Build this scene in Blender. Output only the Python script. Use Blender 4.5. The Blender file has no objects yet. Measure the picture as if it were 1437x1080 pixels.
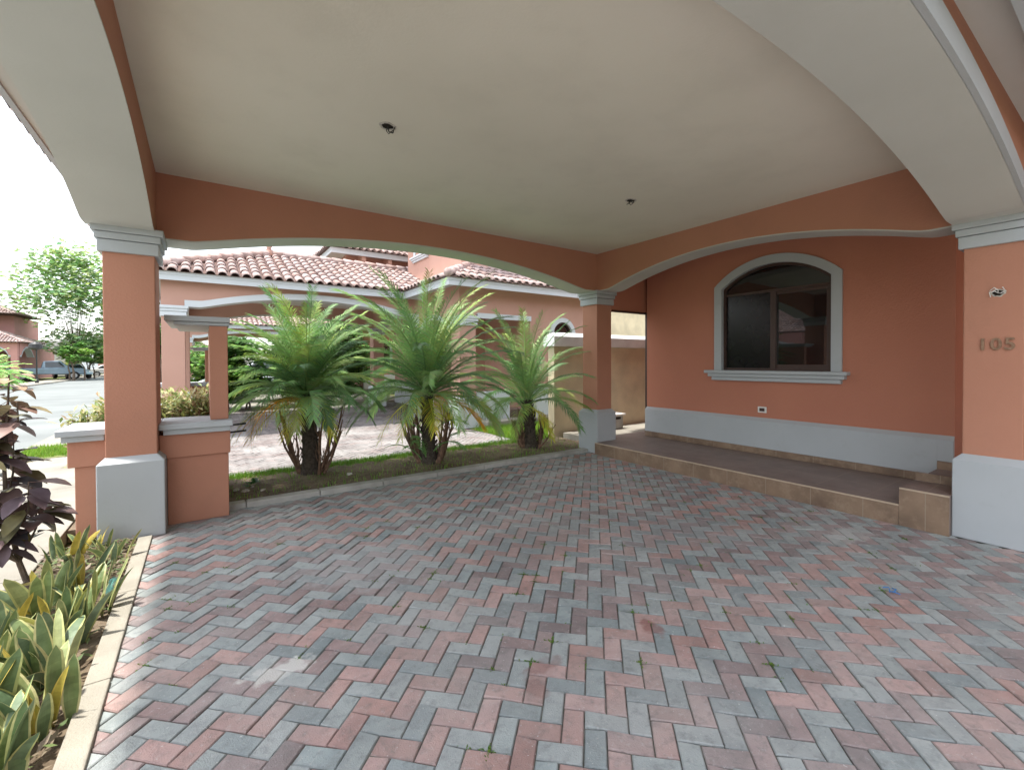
import bpy, math, random
from mathutils import Vector, Matrix
R=math.radians
scene=bpy.context.scene
col=scene.collection
# ---------------------------------------------------------------- camera
cam=bpy.data.cameras.new('camera'); camo=bpy.data.objects.new('camera',cam); col.objects.link(camo)
yaw,pit,rol=R(34.6523),R(-.7322),R(-.2303)
F=Vector((math.sin(yaw)*math.cos(pit),math.cos(yaw)*math.cos(pit),math.sin(pit)))
RR=Vector((math.cos(yaw),-math.sin(yaw),0)); UU=RR.cross(F)
R2=RR*math.cos(rol)+UU*math.sin(rol); U2=-RR*math.sin(rol)+UU*math.cos(rol)
M=Matrix((R2,U2,-F)).transposed().to_4x4(); M.translation=(0,0,1.5); camo.matrix_world=M
cam.sensor_width=36; cam.lens=627.7/1437*36; cam.shift_y=-(540-515.37)/1437
cam.clip_start=.05; cam.clip_end=2000
scene.camera=camo
# ---------------------------------------------------------------- world, sun, exposure
SUN=Vector((-.24,.05,1)).normalized()      # towards the sun
sel=math.asin(SUN.z); saz=math.atan2(SUN.x,SUN.y)
w=bpy.data.worlds.new('World'); scene.world=w; w.use_nodes=True
nt=w.node_tree; nt.nodes.clear()
sky=nt.nodes.new('ShaderNodeTexSky'); sky.sky_type='NISHITA'; sky.sun_disc=False
sky.sun_elevation=sel; sky.sun_rotation=saz; sky.air_density=1.2; sky.dust_density=1.5
hs=nt.nodes.new('ShaderNodeHueSaturation'); hs.inputs['Saturation'].default_value=.30; hs.inputs['Value'].default_value=1.25
bg=nt.nodes.new('ShaderNodeBackground'); bg.inputs['Strength'].default_value=.15
wo=nt.nodes.new('ShaderNodeOutputWorld')
nt.links.new(sky.outputs[0],hs.inputs['Color']); nt.links.new(hs.outputs[0],bg.inputs[0]); nt.links.new(bg.outputs[0],wo.inputs[0])
sl=bpy.data.lights.new('sun','SUN'); sl.energy=2.6; sl.angle=R(2.5); sl.color=(1,.95,.87)
so=bpy.data.objects.new('sun',sl); col.objects.link(so); so.rotation_euler=SUN.to_track_quat('Z','Y').to_euler()
scene.view_settings.view_transform='Standard'; scene.view_settings.look='None'
scene.view_settings.exposure=1.52; scene.view_settings.gamma=1
scene.render.engine='CYCLES'; scene.cycles.max_bounces=10; scene.cycles.diffuse_bounces=6
# ---------------------------------------------------------------- helpers
class MB:
    def __init__(s): s.v=[];s.f=[];s.c=[];s.uv=[]
    def face(s,pts,c=None):
        n=len(s.v); s.v+= [tuple(p) for p in pts]; s.f.append(tuple(range(n,n+len(pts)))); s.c.append(c)
    def add(s,vs,fs,c=None):
        n=len(s.v); s.v+=[tuple(p) for p in vs]
        for f in fs: s.f.append(tuple(i+n for i in f)); s.c.append(c)
    def box(s,x0,x1,y0,y1,z0,z1,c=None):
        s.add([(x0,y0,z0),(x1,y0,z0),(x1,y1,z0),(x0,y1,z0),(x0,y0,z1),(x1,y0,z1),(x1,y1,z1),(x0,y1,z1)],
              [(0,3,2,1),(4,5,6,7),(0,1,5,4),(1,2,6,5),(2,3,7,6),(3,0,4,7)],c)
    def prism(s,pts,ax,a0,a1,c=None):
        # pts 2-D in the other two axes (ax 'x': (y,z); 'y': (x,z); 'z': (x,y))
        def P(p,a): return {'x':(a,p[0],p[1]),'y':(p[0],a,p[1]),'z':(p[0],p[1],a)}[ax]
        n=len(pts); A=sum(pts[i][0]*pts[(i+1)%n][1]-pts[(i+1)%n][0]*pts[i][1] for i in range(n))
        if A<0: pts=pts[::-1]
        vs=[P(p,a0) for p in pts]+[P(p,a1) for p in pts]
        fs=[tuple(range(n))[::-1],tuple(range(n,2*n))]+[(i,(i+1)%n,n+(i+1)%n,n+i) for i in range(n)]
        if (ax=='y')!=(a1<a0): fs=[f[::-1] for f in fs]
        s.add(vs,fs,c)
    def tube(s,path,rad,n=8,c=None,cap=True):
        vs=[];fs=[]
        for i,p in enumerate(path):
            p=Vector(p); a=Vector(path[max(0,i-1)]); b=Vector(path[min(len(path)-1,i+1)])
            d=(b-a).normalized(); u=d.orthogonal().normalized() if i==0 else (u-d*u.dot(d)).normalized()
            v=d.cross(u); r=rad[i] if hasattr(rad,'__len__') else rad
            for k in range(n):
                t=2*math.pi*k/n; vs.append(p+(u*math.cos(t)+v*math.sin(t))*r)
        for i in range(len(path)-1):
            for k in range(n): fs.append((i*n+k,i*n+(k+1)%n,(i+1)*n+(k+1)%n,(i+1)*n+k))
        if cap: fs+= [tuple(range(n))[::-1],tuple(range((len(path)-1)*n,len(path)*n))]
        s.add(vs,fs,c)
    def build(s,name,mat,parent=None,smooth=False,bevel=0,**kw):
        me=bpy.data.meshes.new(name); me.from_pydata(s.v,[],s.f); me.update()
        if any(c is not None for c in s.c):
            at=me.color_attributes.new('Col','FLOAT_COLOR','CORNER'); buf=[]
            for f,c in zip(s.f,s.c):
                if c is None: c=(1,1,1)
                if isinstance(c,list):
                    for q in c: buf+=[*q,1]
                else: buf+=[*c,1]*len(f)
            at.data.foreach_set('color',buf)
        if smooth: me.polygons.foreach_set('use_smooth',[True]*len(me.polygons))
        o=bpy.data.objects.new(name,me); col.objects.link(o); me.materials.append(mat)
        if parent: o.parent=parent; o.matrix_parent_inverse=parent.matrix_basis.inverted()
        if bevel:
            b=o.modifiers.new('bevel','BEVEL'); b.width=bevel; b.segments=2; b.limit_method='ANGLE'; b.angle_limit=R(50)
        for k,v in kw.items(): o[k]=v
        return o
def thing(name,label,cat,loc=(0,0,0),rz=0,group=None):
    o=bpy.data.objects.new(name,None); col.objects.link(o); o.empty_display_size=.2
    o.location=loc; o.rotation_euler=(0,0,rz); o['label']=label; o['category']=cat
    if group:o['group']=group
    return o
def tag(o,label,cat,group=None):
    o['label']=label;o['category']=cat
    if group:o['group']=group
    return o
def struct(o): o['kind']='structure'; return o
def lpart(mb,name,mat,parent,**k):
    """part whose mesh is in the parent's local space"""
    o=mb.build(name,mat,None,**k); o.parent=parent; return o
# ---------------------------------------------------------------- materials
def mat(name,c1,c2=None,rough=.8,scale=6,bump=.0,bscale=60,attr=False,detail=4,spots=None,spec=.3,metal=0,trans=0,coord='Object',lo=.35,hi=.65,big=None):
    m=bpy.data.materials.new(name); m.use_nodes=True; n=m.node_tree; N=n.nodes; L=n.links
    p=N['Principled BSDF']; p.inputs['Roughness'].default_value=rough; p.inputs['Metallic'].default_value=metal
    p.inputs['Specular IOR Level'].default_value=spec
    tc=N.new('ShaderNodeTexCoord')
    def noise(sc,de=4):
        t=N.new('ShaderNodeTexNoise'); t.inputs['Scale'].default_value=sc; t.inputs['Detail'].default_value=de; L.new(tc.outputs[coord],t.inputs['Vector']); return t
    def mix(fac,a,b,mode='MIX'):
        x=N.new('ShaderNodeMix'); x.data_type='RGBA'; x.blend_type=mode
        for s,v in ((0,fac),(6,a),(7,b)):
            if isinstance(v,(int,float)): x.inputs[s].default_value=v
            elif isinstance(v,tuple): x.inputs[s].default_value=(*v,1)
            else: L.new(v,x.inputs[s])
        return x.outputs[2]
    def mr(out,a,b,c=0,d=1):
        r=N.new('ShaderNodeMapRange'); r.inputs[1].default_value=a;r.inputs[2].default_value=b;r.inputs[3].default_value=c;r.inputs[4].default_value=d
        L.new(out,r.inputs[0]); return r.outputs[0]
    c2=c2 or tuple(x*.88 for x in c1)
    no=noise(scale,detail)
    cc=mix(mr(no.outputs[0],lo,hi),c1,c2)
    if attr:
        a=N.new('ShaderNodeVertexColor'); a.layer_name='Col'; cc=mix(1.0,cc,a.outputs[0],'MULTIPLY')
    if big:
        nb=noise(big[0],3); cc=mix(mr(nb.outputs[0],.4,.68,0,big[2]),cc,big[1])
    if spots:
        ns=noise(spots[0],2); cc=mix(mr(ns.outputs[0],spots[2],spots[2]+.05,0,spots[3] if len(spots)>3 else 1),cc,spots[1])
    L.new(cc,p.inputs['Base Color'])
    if bump:
        nb=noise(bscale,5); b=N.new('ShaderNodeBump'); b.inputs['Strength'].default_value=bump; b.inputs['Distance'].default_value=.01
        L.new(nb.outputs[0],b.inputs['Height']); L.new(b.outputs[0],p.inputs['Normal'])
    if trans:
        t=N.new('ShaderNodeBsdfTranslucent'); L.new(cc,t.inputs[0]); x=N.new('ShaderNodeMixShader'); x.inputs[0].default_value=trans
        L.new(p.outputs[0],x.inputs[1]); L.new(t.outputs[0],x.inputs[2]); L.new(x.outputs[0],N['Material Output'].inputs[0])
    m['x']=1
    return m
ORANGE=mat('terracotta_paint',(.47,.225,.15),(.445,.21,.14),rough=.75,scale=1.3,bump=.28,bscale=55)
WALLM=mat('terracotta_wall_paint',(.48,.20,.13),(.45,.183,.12),rough=.75,scale=1.1,bump=.3,bscale=55)
GREY=mat('grey_trim_paint',(.44,.47,.49),(.415,.445,.465),rough=.65,scale=1.5,bump=.08,bscale=70)
SOFF=mat('soffit_grey_paint',(.56,.57,.54),(.52,.53,.50),rough=.7,scale=1.2,bump=.08,bscale=70)
NGREY=mat('pale_trim_paint',(.60,.64,.67),(.56,.60,.63),rough=.65,scale=1.5,bump=.08,bscale=70)
CEIL=mat('ceiling_plaster',(.74,.715,.63),(.69,.665,.58),rough=.85,scale=.8,bump=.12,bscale=50)
NORANGE=mat('neighbour_terracotta_paint',(.52,.31,.245),(.49,.29,.228),rough=.8,scale=1.1,bump=.1,bscale=80)
TILE=mat('clay_roof_tile',(1,.97,.95),(.72,.66,.66),rough=.85,scale=9,attr=True,bump=.3,bscale=60)
TBASE=mat('roof_bed_mortar',(.16,.10,.085),(.09,.06,.055),scale=8,rough=.95)
GLASS=mat('dark_window_glass',(.012,.012,.013),(.008,.008,.009),rough=.02,spec=.9)
SCREEN=mat('insect_screen',(.010,.009,.010),(.007,.006,.007),rough=.22,spec=.3)
BROWNF=mat('brown_aluminium_frame',(.055,.028,.022),rough=.4,spec=.5)
BLACK=mat('black_metal',(.012,.012,.012),rough=.45,spec=.5)
DARK=mat('dark_void',(.02,.016,.013),rough=.9)
WHITE=mat('white_plastic',(.78,.77,.74),rough=.4,spec=.5)
PLASTER=mat('torn_plaster',(.6,.57,.52),(.4,.38,.34),scale=60,rough=.9,bump=.5,bscale=200)
CONC=mat('kerb_concrete',(.37,.345,.29),(.30,.28,.235),scale=5,rough=.9,bump=.5,bscale=120,big=(1.5,(.30,.28,.24),.5))
CONC2=mat('grey_kerb_concrete',(.47,.46,.43),(.37,.36,.335),scale=6,rough=.9,bump=.6,bscale=90,big=(2,(.18,.18,.15),.6))
WALK=mat('sidewalk_concrete',(.31,.29,.25),(.255,.24,.205),scale=2.5,rough=.9,bump=.4,bscale=120,big=(1.1,(.17,.155,.13),.6))
ROADM=mat('road_concrete',(.20,.215,.21),(.165,.18,.175),scale=.8,rough=.85,bump=.3,bscale=60,big=(.2,(.13,.14,.14),.6))
SOIL=mat('soil',(.17,.13,.09),(.095,.07,.048),scale=14,rough=1,bump=1.0,bscale=45,big=(3,(.22,.17,.12),.7))
GRASSG=mat('lawn_ground',(.10,.15,.035),(.16,.15,.06),scale=3,rough=1,bump=.8,bscale=60)
CREAM=mat('cream_wall_paint',(.68,.585,.41),(.60,.51,.355),scale=2,rough=.9,bump=.3,bscale=70,big=(2.2,(.42,.37,.27),.5))
WCAP=mat('white_cap_paint',(.74,.76,.76),(.60,.62,.62),scale=3,rough=.8,bump=.3,bscale=50)
BARK=mat('palm_bark',(.095,.078,.062),(.045,.037,.03),scale=30,rough=1,bump=1.0,bscale=60)
TBARK=mat('tree_bark',(.17,.13,.10),(.09,.07,.055),scale=12,rough=1,bump=1.0,bscale=40)
STALK=mat('dry_frond_stalk',(.24,.15,.10),(.12,.075,.055),scale=25,rough=1,bump=.6,bscale=60)
def leafmat(name,c1,c2,scale=3,trans=.3,attr=True): return mat(name,c1,c2,rough=.5,scale=scale,attr=attr,trans=trans,spec=.4)
PALMG=leafmat('palm_leaflets',(.31,.46,.17),(.20,.35,.12),scale=2.5)
TREEG=leafmat('tree_leaves',(.17,.27,.10),(.10,.19,.07),scale=1.5,trans=.4)
SHRUB=leafmat('variegated_leaves',(1,1,1),(.8,.8,.8),scale=6)
PURP=leafmat('purple_leaves',(1,1,1),(.65,.62,.62),scale=12,trans=.12)
SNAKE=leafmat('snake_plant_leaves',(1,1,1),(.72,.75,.72),scale=26,trans=.12)
GRASSM=leafmat('grass_blades',(.20,.38,.06),(.12,.26,.04),scale=4)
def tile_floor_mat(name,c1,c2,sx,sy,ax,off=(0,0)):
    """slate look ceramic with pale joints, laid out in the object's own coordinates"""
    m=mat(name,c1,c2,rough=.42,scale=3.2,bump=.25,bscale=25,spec=.4,detail=8,lo=.3,hi=.7)
    n=m.node_tree;N=n.nodes;L=n.links;p=N['Principled BSDF']; old=p.inputs['Base Color'].links[0].from_socket
    tc=N.new('ShaderNodeTexCoord'); s=N.new('ShaderNodeSeparateXYZ'); L.new(tc.outputs['Object'],s.inputs[0])
    prev=None
    for a,sz,of in ((ax[0],sx,off[0]),(ax[1],sy,off[1])):
        if sz<=0: continue
        def mm(op,x,y=None):
            q=N.new('ShaderNodeMath'); q.operation=op; L.new(x,q.inputs[0]) if not isinstance(x,float) else None
            if y is not None: q.inputs[1].default_value=y
            return q.outputs[0]
        o=mm('ADD',s.outputs[a],50*sz+of); o=mm('DIVIDE',o,sz); o=mm('FRACT',o); o=mm('LESS_THAN',o,.006/sz)
        if prev: q=N.new('ShaderNodeMath');q.operation='MAXIMUM';L.new(prev,q.inputs[0]);L.new(o,q.inputs[1]);o=q.outputs[0]
        prev=o
    x=N.new('ShaderNodeMix');x.data_type='RGBA';L.new(prev,x.inputs[0]);L.new(old,x.inputs[6]);x.inputs[7].default_value=(.30,.24,.18,1)
    L.new(x.outputs[2],p.inputs['Base Color']); return m
PORCHT=tile_floor_mat('porch_floor_tile',(.25,.195,.175),(.165,.125,.11),.45,.45,'XY',(.1,.2))
PORCHR=tile_floor_mat('porch_riser_tile',(.29,.20,.135),(.15,.10,.07),0,.45,'XY',(0,.2))
EDGE=mat('tile_edge_strip',(.50,.40,.30),rough=.6)
# ---------------------------------------------------------------- ground, road, paving (structure)
random.seed(4)
m=MB(); m.face([(-600,-300,-.14),(600,-300,-.14),(600,900,-.14),(-600,900,-.14)]); struct(m.build('ground',GRASSG))
m=MB(); m.box(-10.0,-2.62,-60,420,-.13,-.10); struct(m.build('road',ROADM))
m=MB()
yy=-12.0
while yy<64:
    m.box(-2.60,-1.03,yy,yy+1.494,-.13,0.0); yy+=1.5
struct(m.build('sidewalk',WALK,bevel=.006))
m=MB(); m.box(-11.6,-10.02,-20,150,-.13,0.0); struct(m.build('far_sidewalk',WALK))
m=MB(); m.box(-1.02,-.47,-4,4.93,-.12,-.012); m.box(-1.02,-.36,5.6,7.4,-.12,-.012); struct(m.build('planting_bed_soil',SOIL))
m=MB()
import itertools
nx,ny=70,12
vs=[];fs=[]
for j in range(ny+1):
    for i in range(nx+1):
        x=-.36+i*(6.0/nx); y=5.42+j*(1.38/ny); e=min(j,ny-j)/3.
        vs.append((x,y,.02+.03*min(1,e)+random.uniform(-.012,.014)))
for j in range(ny):
    for i in range(nx): a=j*(nx+1)+i; fs.append((a,a+1,a+nx+2,a+nx+1))
m.add(vs,fs); struct(m.build('palm_strip_soil',SOIL,smooth=True))
# herringbone pavers
BL=[(.36,.40,.395),(.315,.36,.36),(.39,.425,.42),(.28,.325,.33),(.37,.40,.395)]
PK=[(.47,.305,.275),(.50,.325,.295),(.43,.28,.25),(.48,.325,.30)]
BR=[(.33,.26,.25),(.37,.28,.27),(.29,.235,.23),(.35,.255,.245)]
def herring(m,x0,x1,y0,y1,z,pal,inside,a0=-.22,b0=2.02,clamp=.07):
    c7=math.sqrt(.5); U=.09
    run={}
    ra=int((abs(x1-x0)+abs(y1-y0))/U)+60
    cx,cy=(x0+x1)/2,(y0+y1)/2; pc=round(((cx-cy)*c7-a0)/U); qc=round(((cx+cy)*c7-b0)/U)
    H=ra//2
    for p in range(pc-H,pc+H):
        for q in range(qc-H,qc+H):
            k=(p+q)%4
            if k==0: w,h,ch=2,1,p-q
            elif k==2: w,h,ch=1,2,p-2-q
            else: continue
            a=a0+(p+w/2)*U; b=b0+(q+h/2)*U
            x=(a+b)*c7; y=(b-a)*c7
            if not inside(x,y): continue
            rnd=random.Random(p*7919+q*104729)
            pos=(p+q)//4; chain=ch//2
            if chain%2==0: base=rnd.choice(pal[0])
            else:
                key=(chain,(pos+ (chain*3)%5)//3)
                if key not in run: run[key]=random.Random(chain*31+key[1]*977).random()
                base=rnd.choice(pal[1] if run[key]<.55 else pal[2])
                if rnd.random()<.06: base=rnd.choice(pal[2])
            g=rnd.uniform(.9,1.1); base=tuple(v*g for v in base)
            dz=rnd.uniform(-.0015,.0015); tx,ty=rnd.uniform(-.004,.004),rnd.uniform(-.004,.004)
            hw,hh=w*U/2-.0022,h*U/2-.0022
            ring=[]
            for lvl,(ins,zz) in enumerate(((0,-.012),(0,-.004),(.0045,0))):
                for sx,sy in ((-1,-1),(1,-1),(1,1),(-1,1)):
                    aa=a+sx*(hw-ins); bb=b+sy*(hh-ins)
                    X=(aa+bb)*c7; Y=(bb-aa)*c7
                    X=min(max(X,x0-clamp),x1+clamp); Y=min(max(Y,y0-clamp),y1+clamp)
                    ring.append((X,Y,z+zz+dz+tx*sx*(lvl>0)+ty*sy*(lvl>0)*.5))
            dk=tuple(v*.8 for v in base)
            m.add(ring,[(8,11,10,9)[::-1] if False else (8,9,10,11)],base)
            m.add(ring,[(4,5,9,8),(5,6,10,9),(6,7,11,10),(7,4,8,11),(0,1,5,4),(1,2,6,5),(2,3,7,6),(3,0,4,7)],dk)
PAVE=mat('paver_block',(1,1,1),(.80,.81,.82),rough=.88,scale=7,attr=True,bump=.45,bscale=160,detail=8,spots=(85,(.62,.62,.60),.70,.75),big=(1.3,(.42,.42,.41),.45))
def stains(m,lst):
    n=m.node_tree;N=n.nodes;L=n.links;p=N['Principled BSDF']; cur=p.inputs['Base Color'].links[0].from_socket
    tc=N.new('ShaderNodeTexCoord'); nz=N.new('ShaderNodeTexNoise'); nz.inputs['Scale'].default_value=14; nz.inputs['Detail'].default_value=4; L.new(tc.outputs['Object'],nz.inputs['Vector'])
    for (x,y,rx,ry,c,am) in lst:
        mp=N.new('ShaderNodeMapping'); mp.vector_type='TEXTURE'; mp.inputs['Location'].default_value=(x,y,0); mp.inputs['Scale'].default_value=(rx,ry,1); L.new(tc.outputs['Object'],mp.inputs['Vector'])
        ln=N.new('ShaderNodeVectorMath'); ln.operation='LENGTH'; L.new(mp.outputs[0],ln.inputs[0])
        ad=N.new('ShaderNodeMath'); ad.operation='MULTIPLY_ADD'; L.new(nz.outputs[0],ad.inputs[0]); ad.inputs[1].default_value=2.2; L.new(ln.outputs['Value'],ad.inputs[2])
        mr=N.new('ShaderNodeMapRange'); mr.inputs[1].default_value=1.75; mr.inputs[2].default_value=2.2; mr.inputs[3].default_value=am; mr.inputs[4].default_value=0; L.new(ad.outputs[0],mr.inputs[0])
        x_=N.new('ShaderNodeMix'); x_.data_type='RGBA'; L.new(mr.outputs[0],x_.inputs[0]); L.new(cur,x_.inputs[6]); x_.inputs[7].default_value=(*c,1); cur=x_.outputs[2]
    L.new(cur,p.inputs['Base Color'])
def mottle(m,scale,c,lo,hi,am):
    n=m.node_tree;N=n.nodes;L=n.links;p=N['Principled BSDF']; cur=p.inputs['Base Color'].links[0].from_socket
    tc=N.new('ShaderNodeTexCoord'); nz=N.new('ShaderNodeTexNoise'); nz.inputs['Scale'].default_value=scale; nz.inputs['Detail'].default_value=6; nz.inputs['Roughness'].default_value=.7; L.new(tc.outputs['Object'],nz.inputs['Vector'])
    mr=N.new('ShaderNodeMapRange'); mr.inputs[1].default_value=lo; mr.inputs[2].default_value=hi; mr.inputs[3].default_value=0; mr.inputs[4].default_value=am; L.new(nz.outputs[0],mr.inputs[0])
    x_=N.new('ShaderNodeMix'); x_.data_type='RGBA'; L.new(mr.outputs[0],x_.inputs[0]); L.new(cur,x_.inputs[6]); x_.inputs[7].default_value=(*c,1); L.new(x_.outputs[2],p.inputs['Base Color'])
mottle(PAVE,18,(.15,.16,.155),.50,.72,.55)
mottle(PAVE,33,(.52,.50,.49),.55,.75,.45)
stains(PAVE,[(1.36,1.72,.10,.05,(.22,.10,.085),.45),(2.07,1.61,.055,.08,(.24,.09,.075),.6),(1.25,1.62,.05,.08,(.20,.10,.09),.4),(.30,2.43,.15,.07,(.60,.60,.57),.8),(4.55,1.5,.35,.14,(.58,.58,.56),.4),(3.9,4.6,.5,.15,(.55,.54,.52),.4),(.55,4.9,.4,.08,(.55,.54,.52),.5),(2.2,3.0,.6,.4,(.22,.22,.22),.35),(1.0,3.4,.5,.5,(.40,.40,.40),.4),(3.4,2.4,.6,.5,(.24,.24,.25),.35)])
mottle(CEIL,1.6,(.60,.58,.51),.50,.75,.35); mottle(ORANGE,2.3,(.36,.19,.13),.52,.75,.35); mottle(WALLM,1.7,(.42,.18,.12),.5,.75,.4); mottle(GREY,5,(.36,.37,.37),.56,.74,.35); mottle(NORANGE,1.2,(.42,.24,.19),.5,.75,.4); mottle(PORCHT,6,(.27,.22,.19),.5,.75,.5); mottle(PORCHR,9,(.36,.27,.19),.48,.7,.6)
JOINT=mat('joint_sand',(.20,.19,.17),(.09,.095,.07),scale=20,rough=1,bump=.5,bscale=200)
m=MB()
def ins(x,y):
    if y<-3.2 or y>5.42 or x<-.42: return False
    return x<5.28 if y>.3 else x<6.6
herring(m,-.42,6.6,-3.2,5.42,0,(BL,PK,BR),ins,clamp=.03)
dr=struct(m.build('driveway_pavers',PAVE))
m=MB(); m.face([(-.4,-3.4,-.0085),(6.7,-3.4,-.0085),(6.7,5.46,-.0085),(-.4,5.46,-.0085)]); struct(m.build('driveway_bedding_sand',JOINT))
NB=[(.205,.18,.172),(.185,.165,.16),(.21,.185,.178)]
m=MB(); herring(m,-1.0,4.6,6.9,16.2,-.012,(NB,NB,[(.215,.17,.16)]),lambda x,y: -1.0<x<(6.3 if y<8.4 else 4.9) and 6.85<y<16.3,clamp=1.9)
struct(m.build('neighbour_driveway_pavers',PAVE))
m=MB(); m.face([(-1.03,6.8,-.021),(6.5,6.8,-.021),(6.5,16.6,-.021),(-1.03,16.6,-.021)]); struct(m.build('neighbour_driveway_bedding',JOINT))
m=MB(); m.box(-1.03,7,17.4,24.9,-.13,-.02); struct(m.build('third_driveway',WALK))
m=MB(); m.box(5.7,13,5.47,6.52,-.1,.13); m.box(12.0,30,5.47,12,-.12,.05); struct(m.build('passage_floor',WALK))
# kerbs
m=MB()
y=-3.2
for L_ in (1.0,1.0,1.0,1.0,1.0,1.0,1.0,1.13):
    m.box(-.468,-.372,y,y+L_-.005,-.1,.022); y+=L_
struct(m.build('bed_kerb',CONC,bevel=.006))
m=MB(); x=-.36
for i in range(8):
    m.box(x,min(x+.715,5.24),5.365,5.50,-.05,.055); x+=.72
struct(m.build('palm_strip_kerb',CONC2,bevel=.014))
# ---------------------------------------------------------------- house building kit
def arch_pts(s0,s1,z0=2.65,zr=2.95,sh0=.3,sh1=.3,n=36):
    a,b=s0+sh0,s1-sh1; c=(a+b)/2; hw=(b-a)/2; h=zr-z0; r=(hw*hw+h*h)/(2*h); zc=zr-r
    pts=[(s0,z0),(a-.05,z0)]
    for i in range(n+1):
        t=-1+2*i/n; x=c+hw*t; z=zc+math.sqrt(max(0,r*r-(hw*t)**2)); 
        if i in(0,n): z+=.006
        pts.append((x,z))
    pts+=[(b+.05,z0),(s1,z0)]
    return pts
def beam(root,ax,s0,s1,a0,a1,ztop=3.24,outer=None,mo=None,sh=(.3,.3),name='arch_beam',z0=2.65,zr=2.95):
    """ax: axis across the beam; s runs along it; a0<a1 are its faces; outer=+1/-1: face that carries the raised band"""
    ap=arch_pts(s0,s1,z0,zr,*sh)
    m=MB()
    for i in range(len(ap)-1):
        p,q=ap[i],ap[i+1]; m.prism([p,q,(q[0],ztop),(p[0],ztop)],ax,a0,a1)
    b=m.build(name,mo or ORANGE,root)
    m=MB(); d=.012
    lo=[(p[0],p[1]-d) for p in ap]
    for i in range(len(ap)-1):
        m.prism([lo[i],lo[i+1],ap[i+1],ap[i]],ax,a0-.004,a1+.004)
    m.build('arch_soffit',SOFF,root)
    if outer:
        m=MB(); o0,o1=(a1+.001,a1+.03) if outer>0 else (a0-.03,a0-.001)
        for i in range(len(ap)-1):
            p,q=lo[i],lo[i+1]; m.prism([(p[0],p[1]),(q[0],q[1]),(q[0],q[1]+.13),(p[0],p[1]+.13)],ax,o0,o1)
        m.build('arch_trim',GREY,root)
    return b
def pillar(root,x0,x1,y0,y1,zb=0,mo=None,zcap=2.43,plinth=True,zt=2.65,name='pillar'):
    m=MB(); m.box(x0,x1,y0,y1,zb,zt-.002); p=m.build(name,mo or ORANGE,root,bevel=.008)
    if plinth:
        e=.052; m=MB(); 
        def ring(e,z): return [(x0-e,y0-e,z),(x1+e,y0-e,z),(x1+e,y1+e,z),(x0-e,y1+e,z)]
        vs=ring(e,zb)+ring(e,.655)+ring(.001,.708)
        fs=[(i,(i+1)%4,4+(i+1)%4,4+i) for i in range(4)]+[(4+i,4+(i+1)%4,8+(i+1)%4,8+i) for i in range(4)]+[(8,9,10,11),(3,2,1,0)]
        m.add(vs,fs); m.build('plinth',GREY,p,bevel=.008)
    m=MB(); m.box(x0-.03,x1+.03,y0-.03,y1+.03,zcap,zcap+.10); m.box(x0-.045,x1+.045,y0-.045,y1+.045,zcap+.104,zcap+.16); m.box(x0-.065,x1+.065,y0-.065,y1+.065,zcap+.162,zt+.0)
    m.build('capital',GREY,p,bevel=.006)
    return p
def tcol(rnd):
    g=rnd.uniform(.78,1.12); return random.Random(rnd.random()).choice([(.48*g,.385*g,.36*g),(.52*g,.42*g,.395*g),(.43*g,.32*g,.29*g),(.46*g,.38*g,.365*g)])
def slope(m,p0,u,v,nrm,W,Lf,sp=.205,row=.34):
    """barrel tiles on a roof plane: p0 eave corner, u along the eave, v up the slope, Lf(s)=length up the slope at s"""
    rnd=random.Random(int(W*100)+int(p0.x*10)); ncol=int(W/sp)
    for i in range(ncol):
        s=(i+.5)*W/ncol; Ls=Lf(s)
        if Ls<.12: continue
        nr=max(1,int(math.ceil(Ls/row)))
        for r in range(nr):
            t0=r*row-(.06 if r==0 else 0); t1=min(r*row+row+.05,Ls+.03)
            if t1<t0+.08: continue
            c=tcol(rnd); j=rnd.uniform(-.006,.006)
            vs=[];n=6
            for tt,rr,hh in ((t0,.088,.030),(t1,.072,.004)):
                for k in range(n+1):
                    a=math.pi*k/n; vs.append(p0+u*(s+j+math.cos(a)*rr)+v*tt+nrm*(hh+math.sin(a)*rr*.8))
            for tt,rr,hh in ((t0,.074,.022),):
                for k in range(n+1):
                    a=math.pi*k/n; vs.append(p0+u*(s+j+math.cos(a)*rr)+v*tt+nrm*(hh+math.sin(a)*rr*.8))
            fs=[(k+1,k,n+1+k,n+2+k) for k in range(n)]+[(k,k+1,2*(n+1)+k+1,2*(n+1)+k) for k in range(n)]
            m.add(vs,fs,c)
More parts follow.
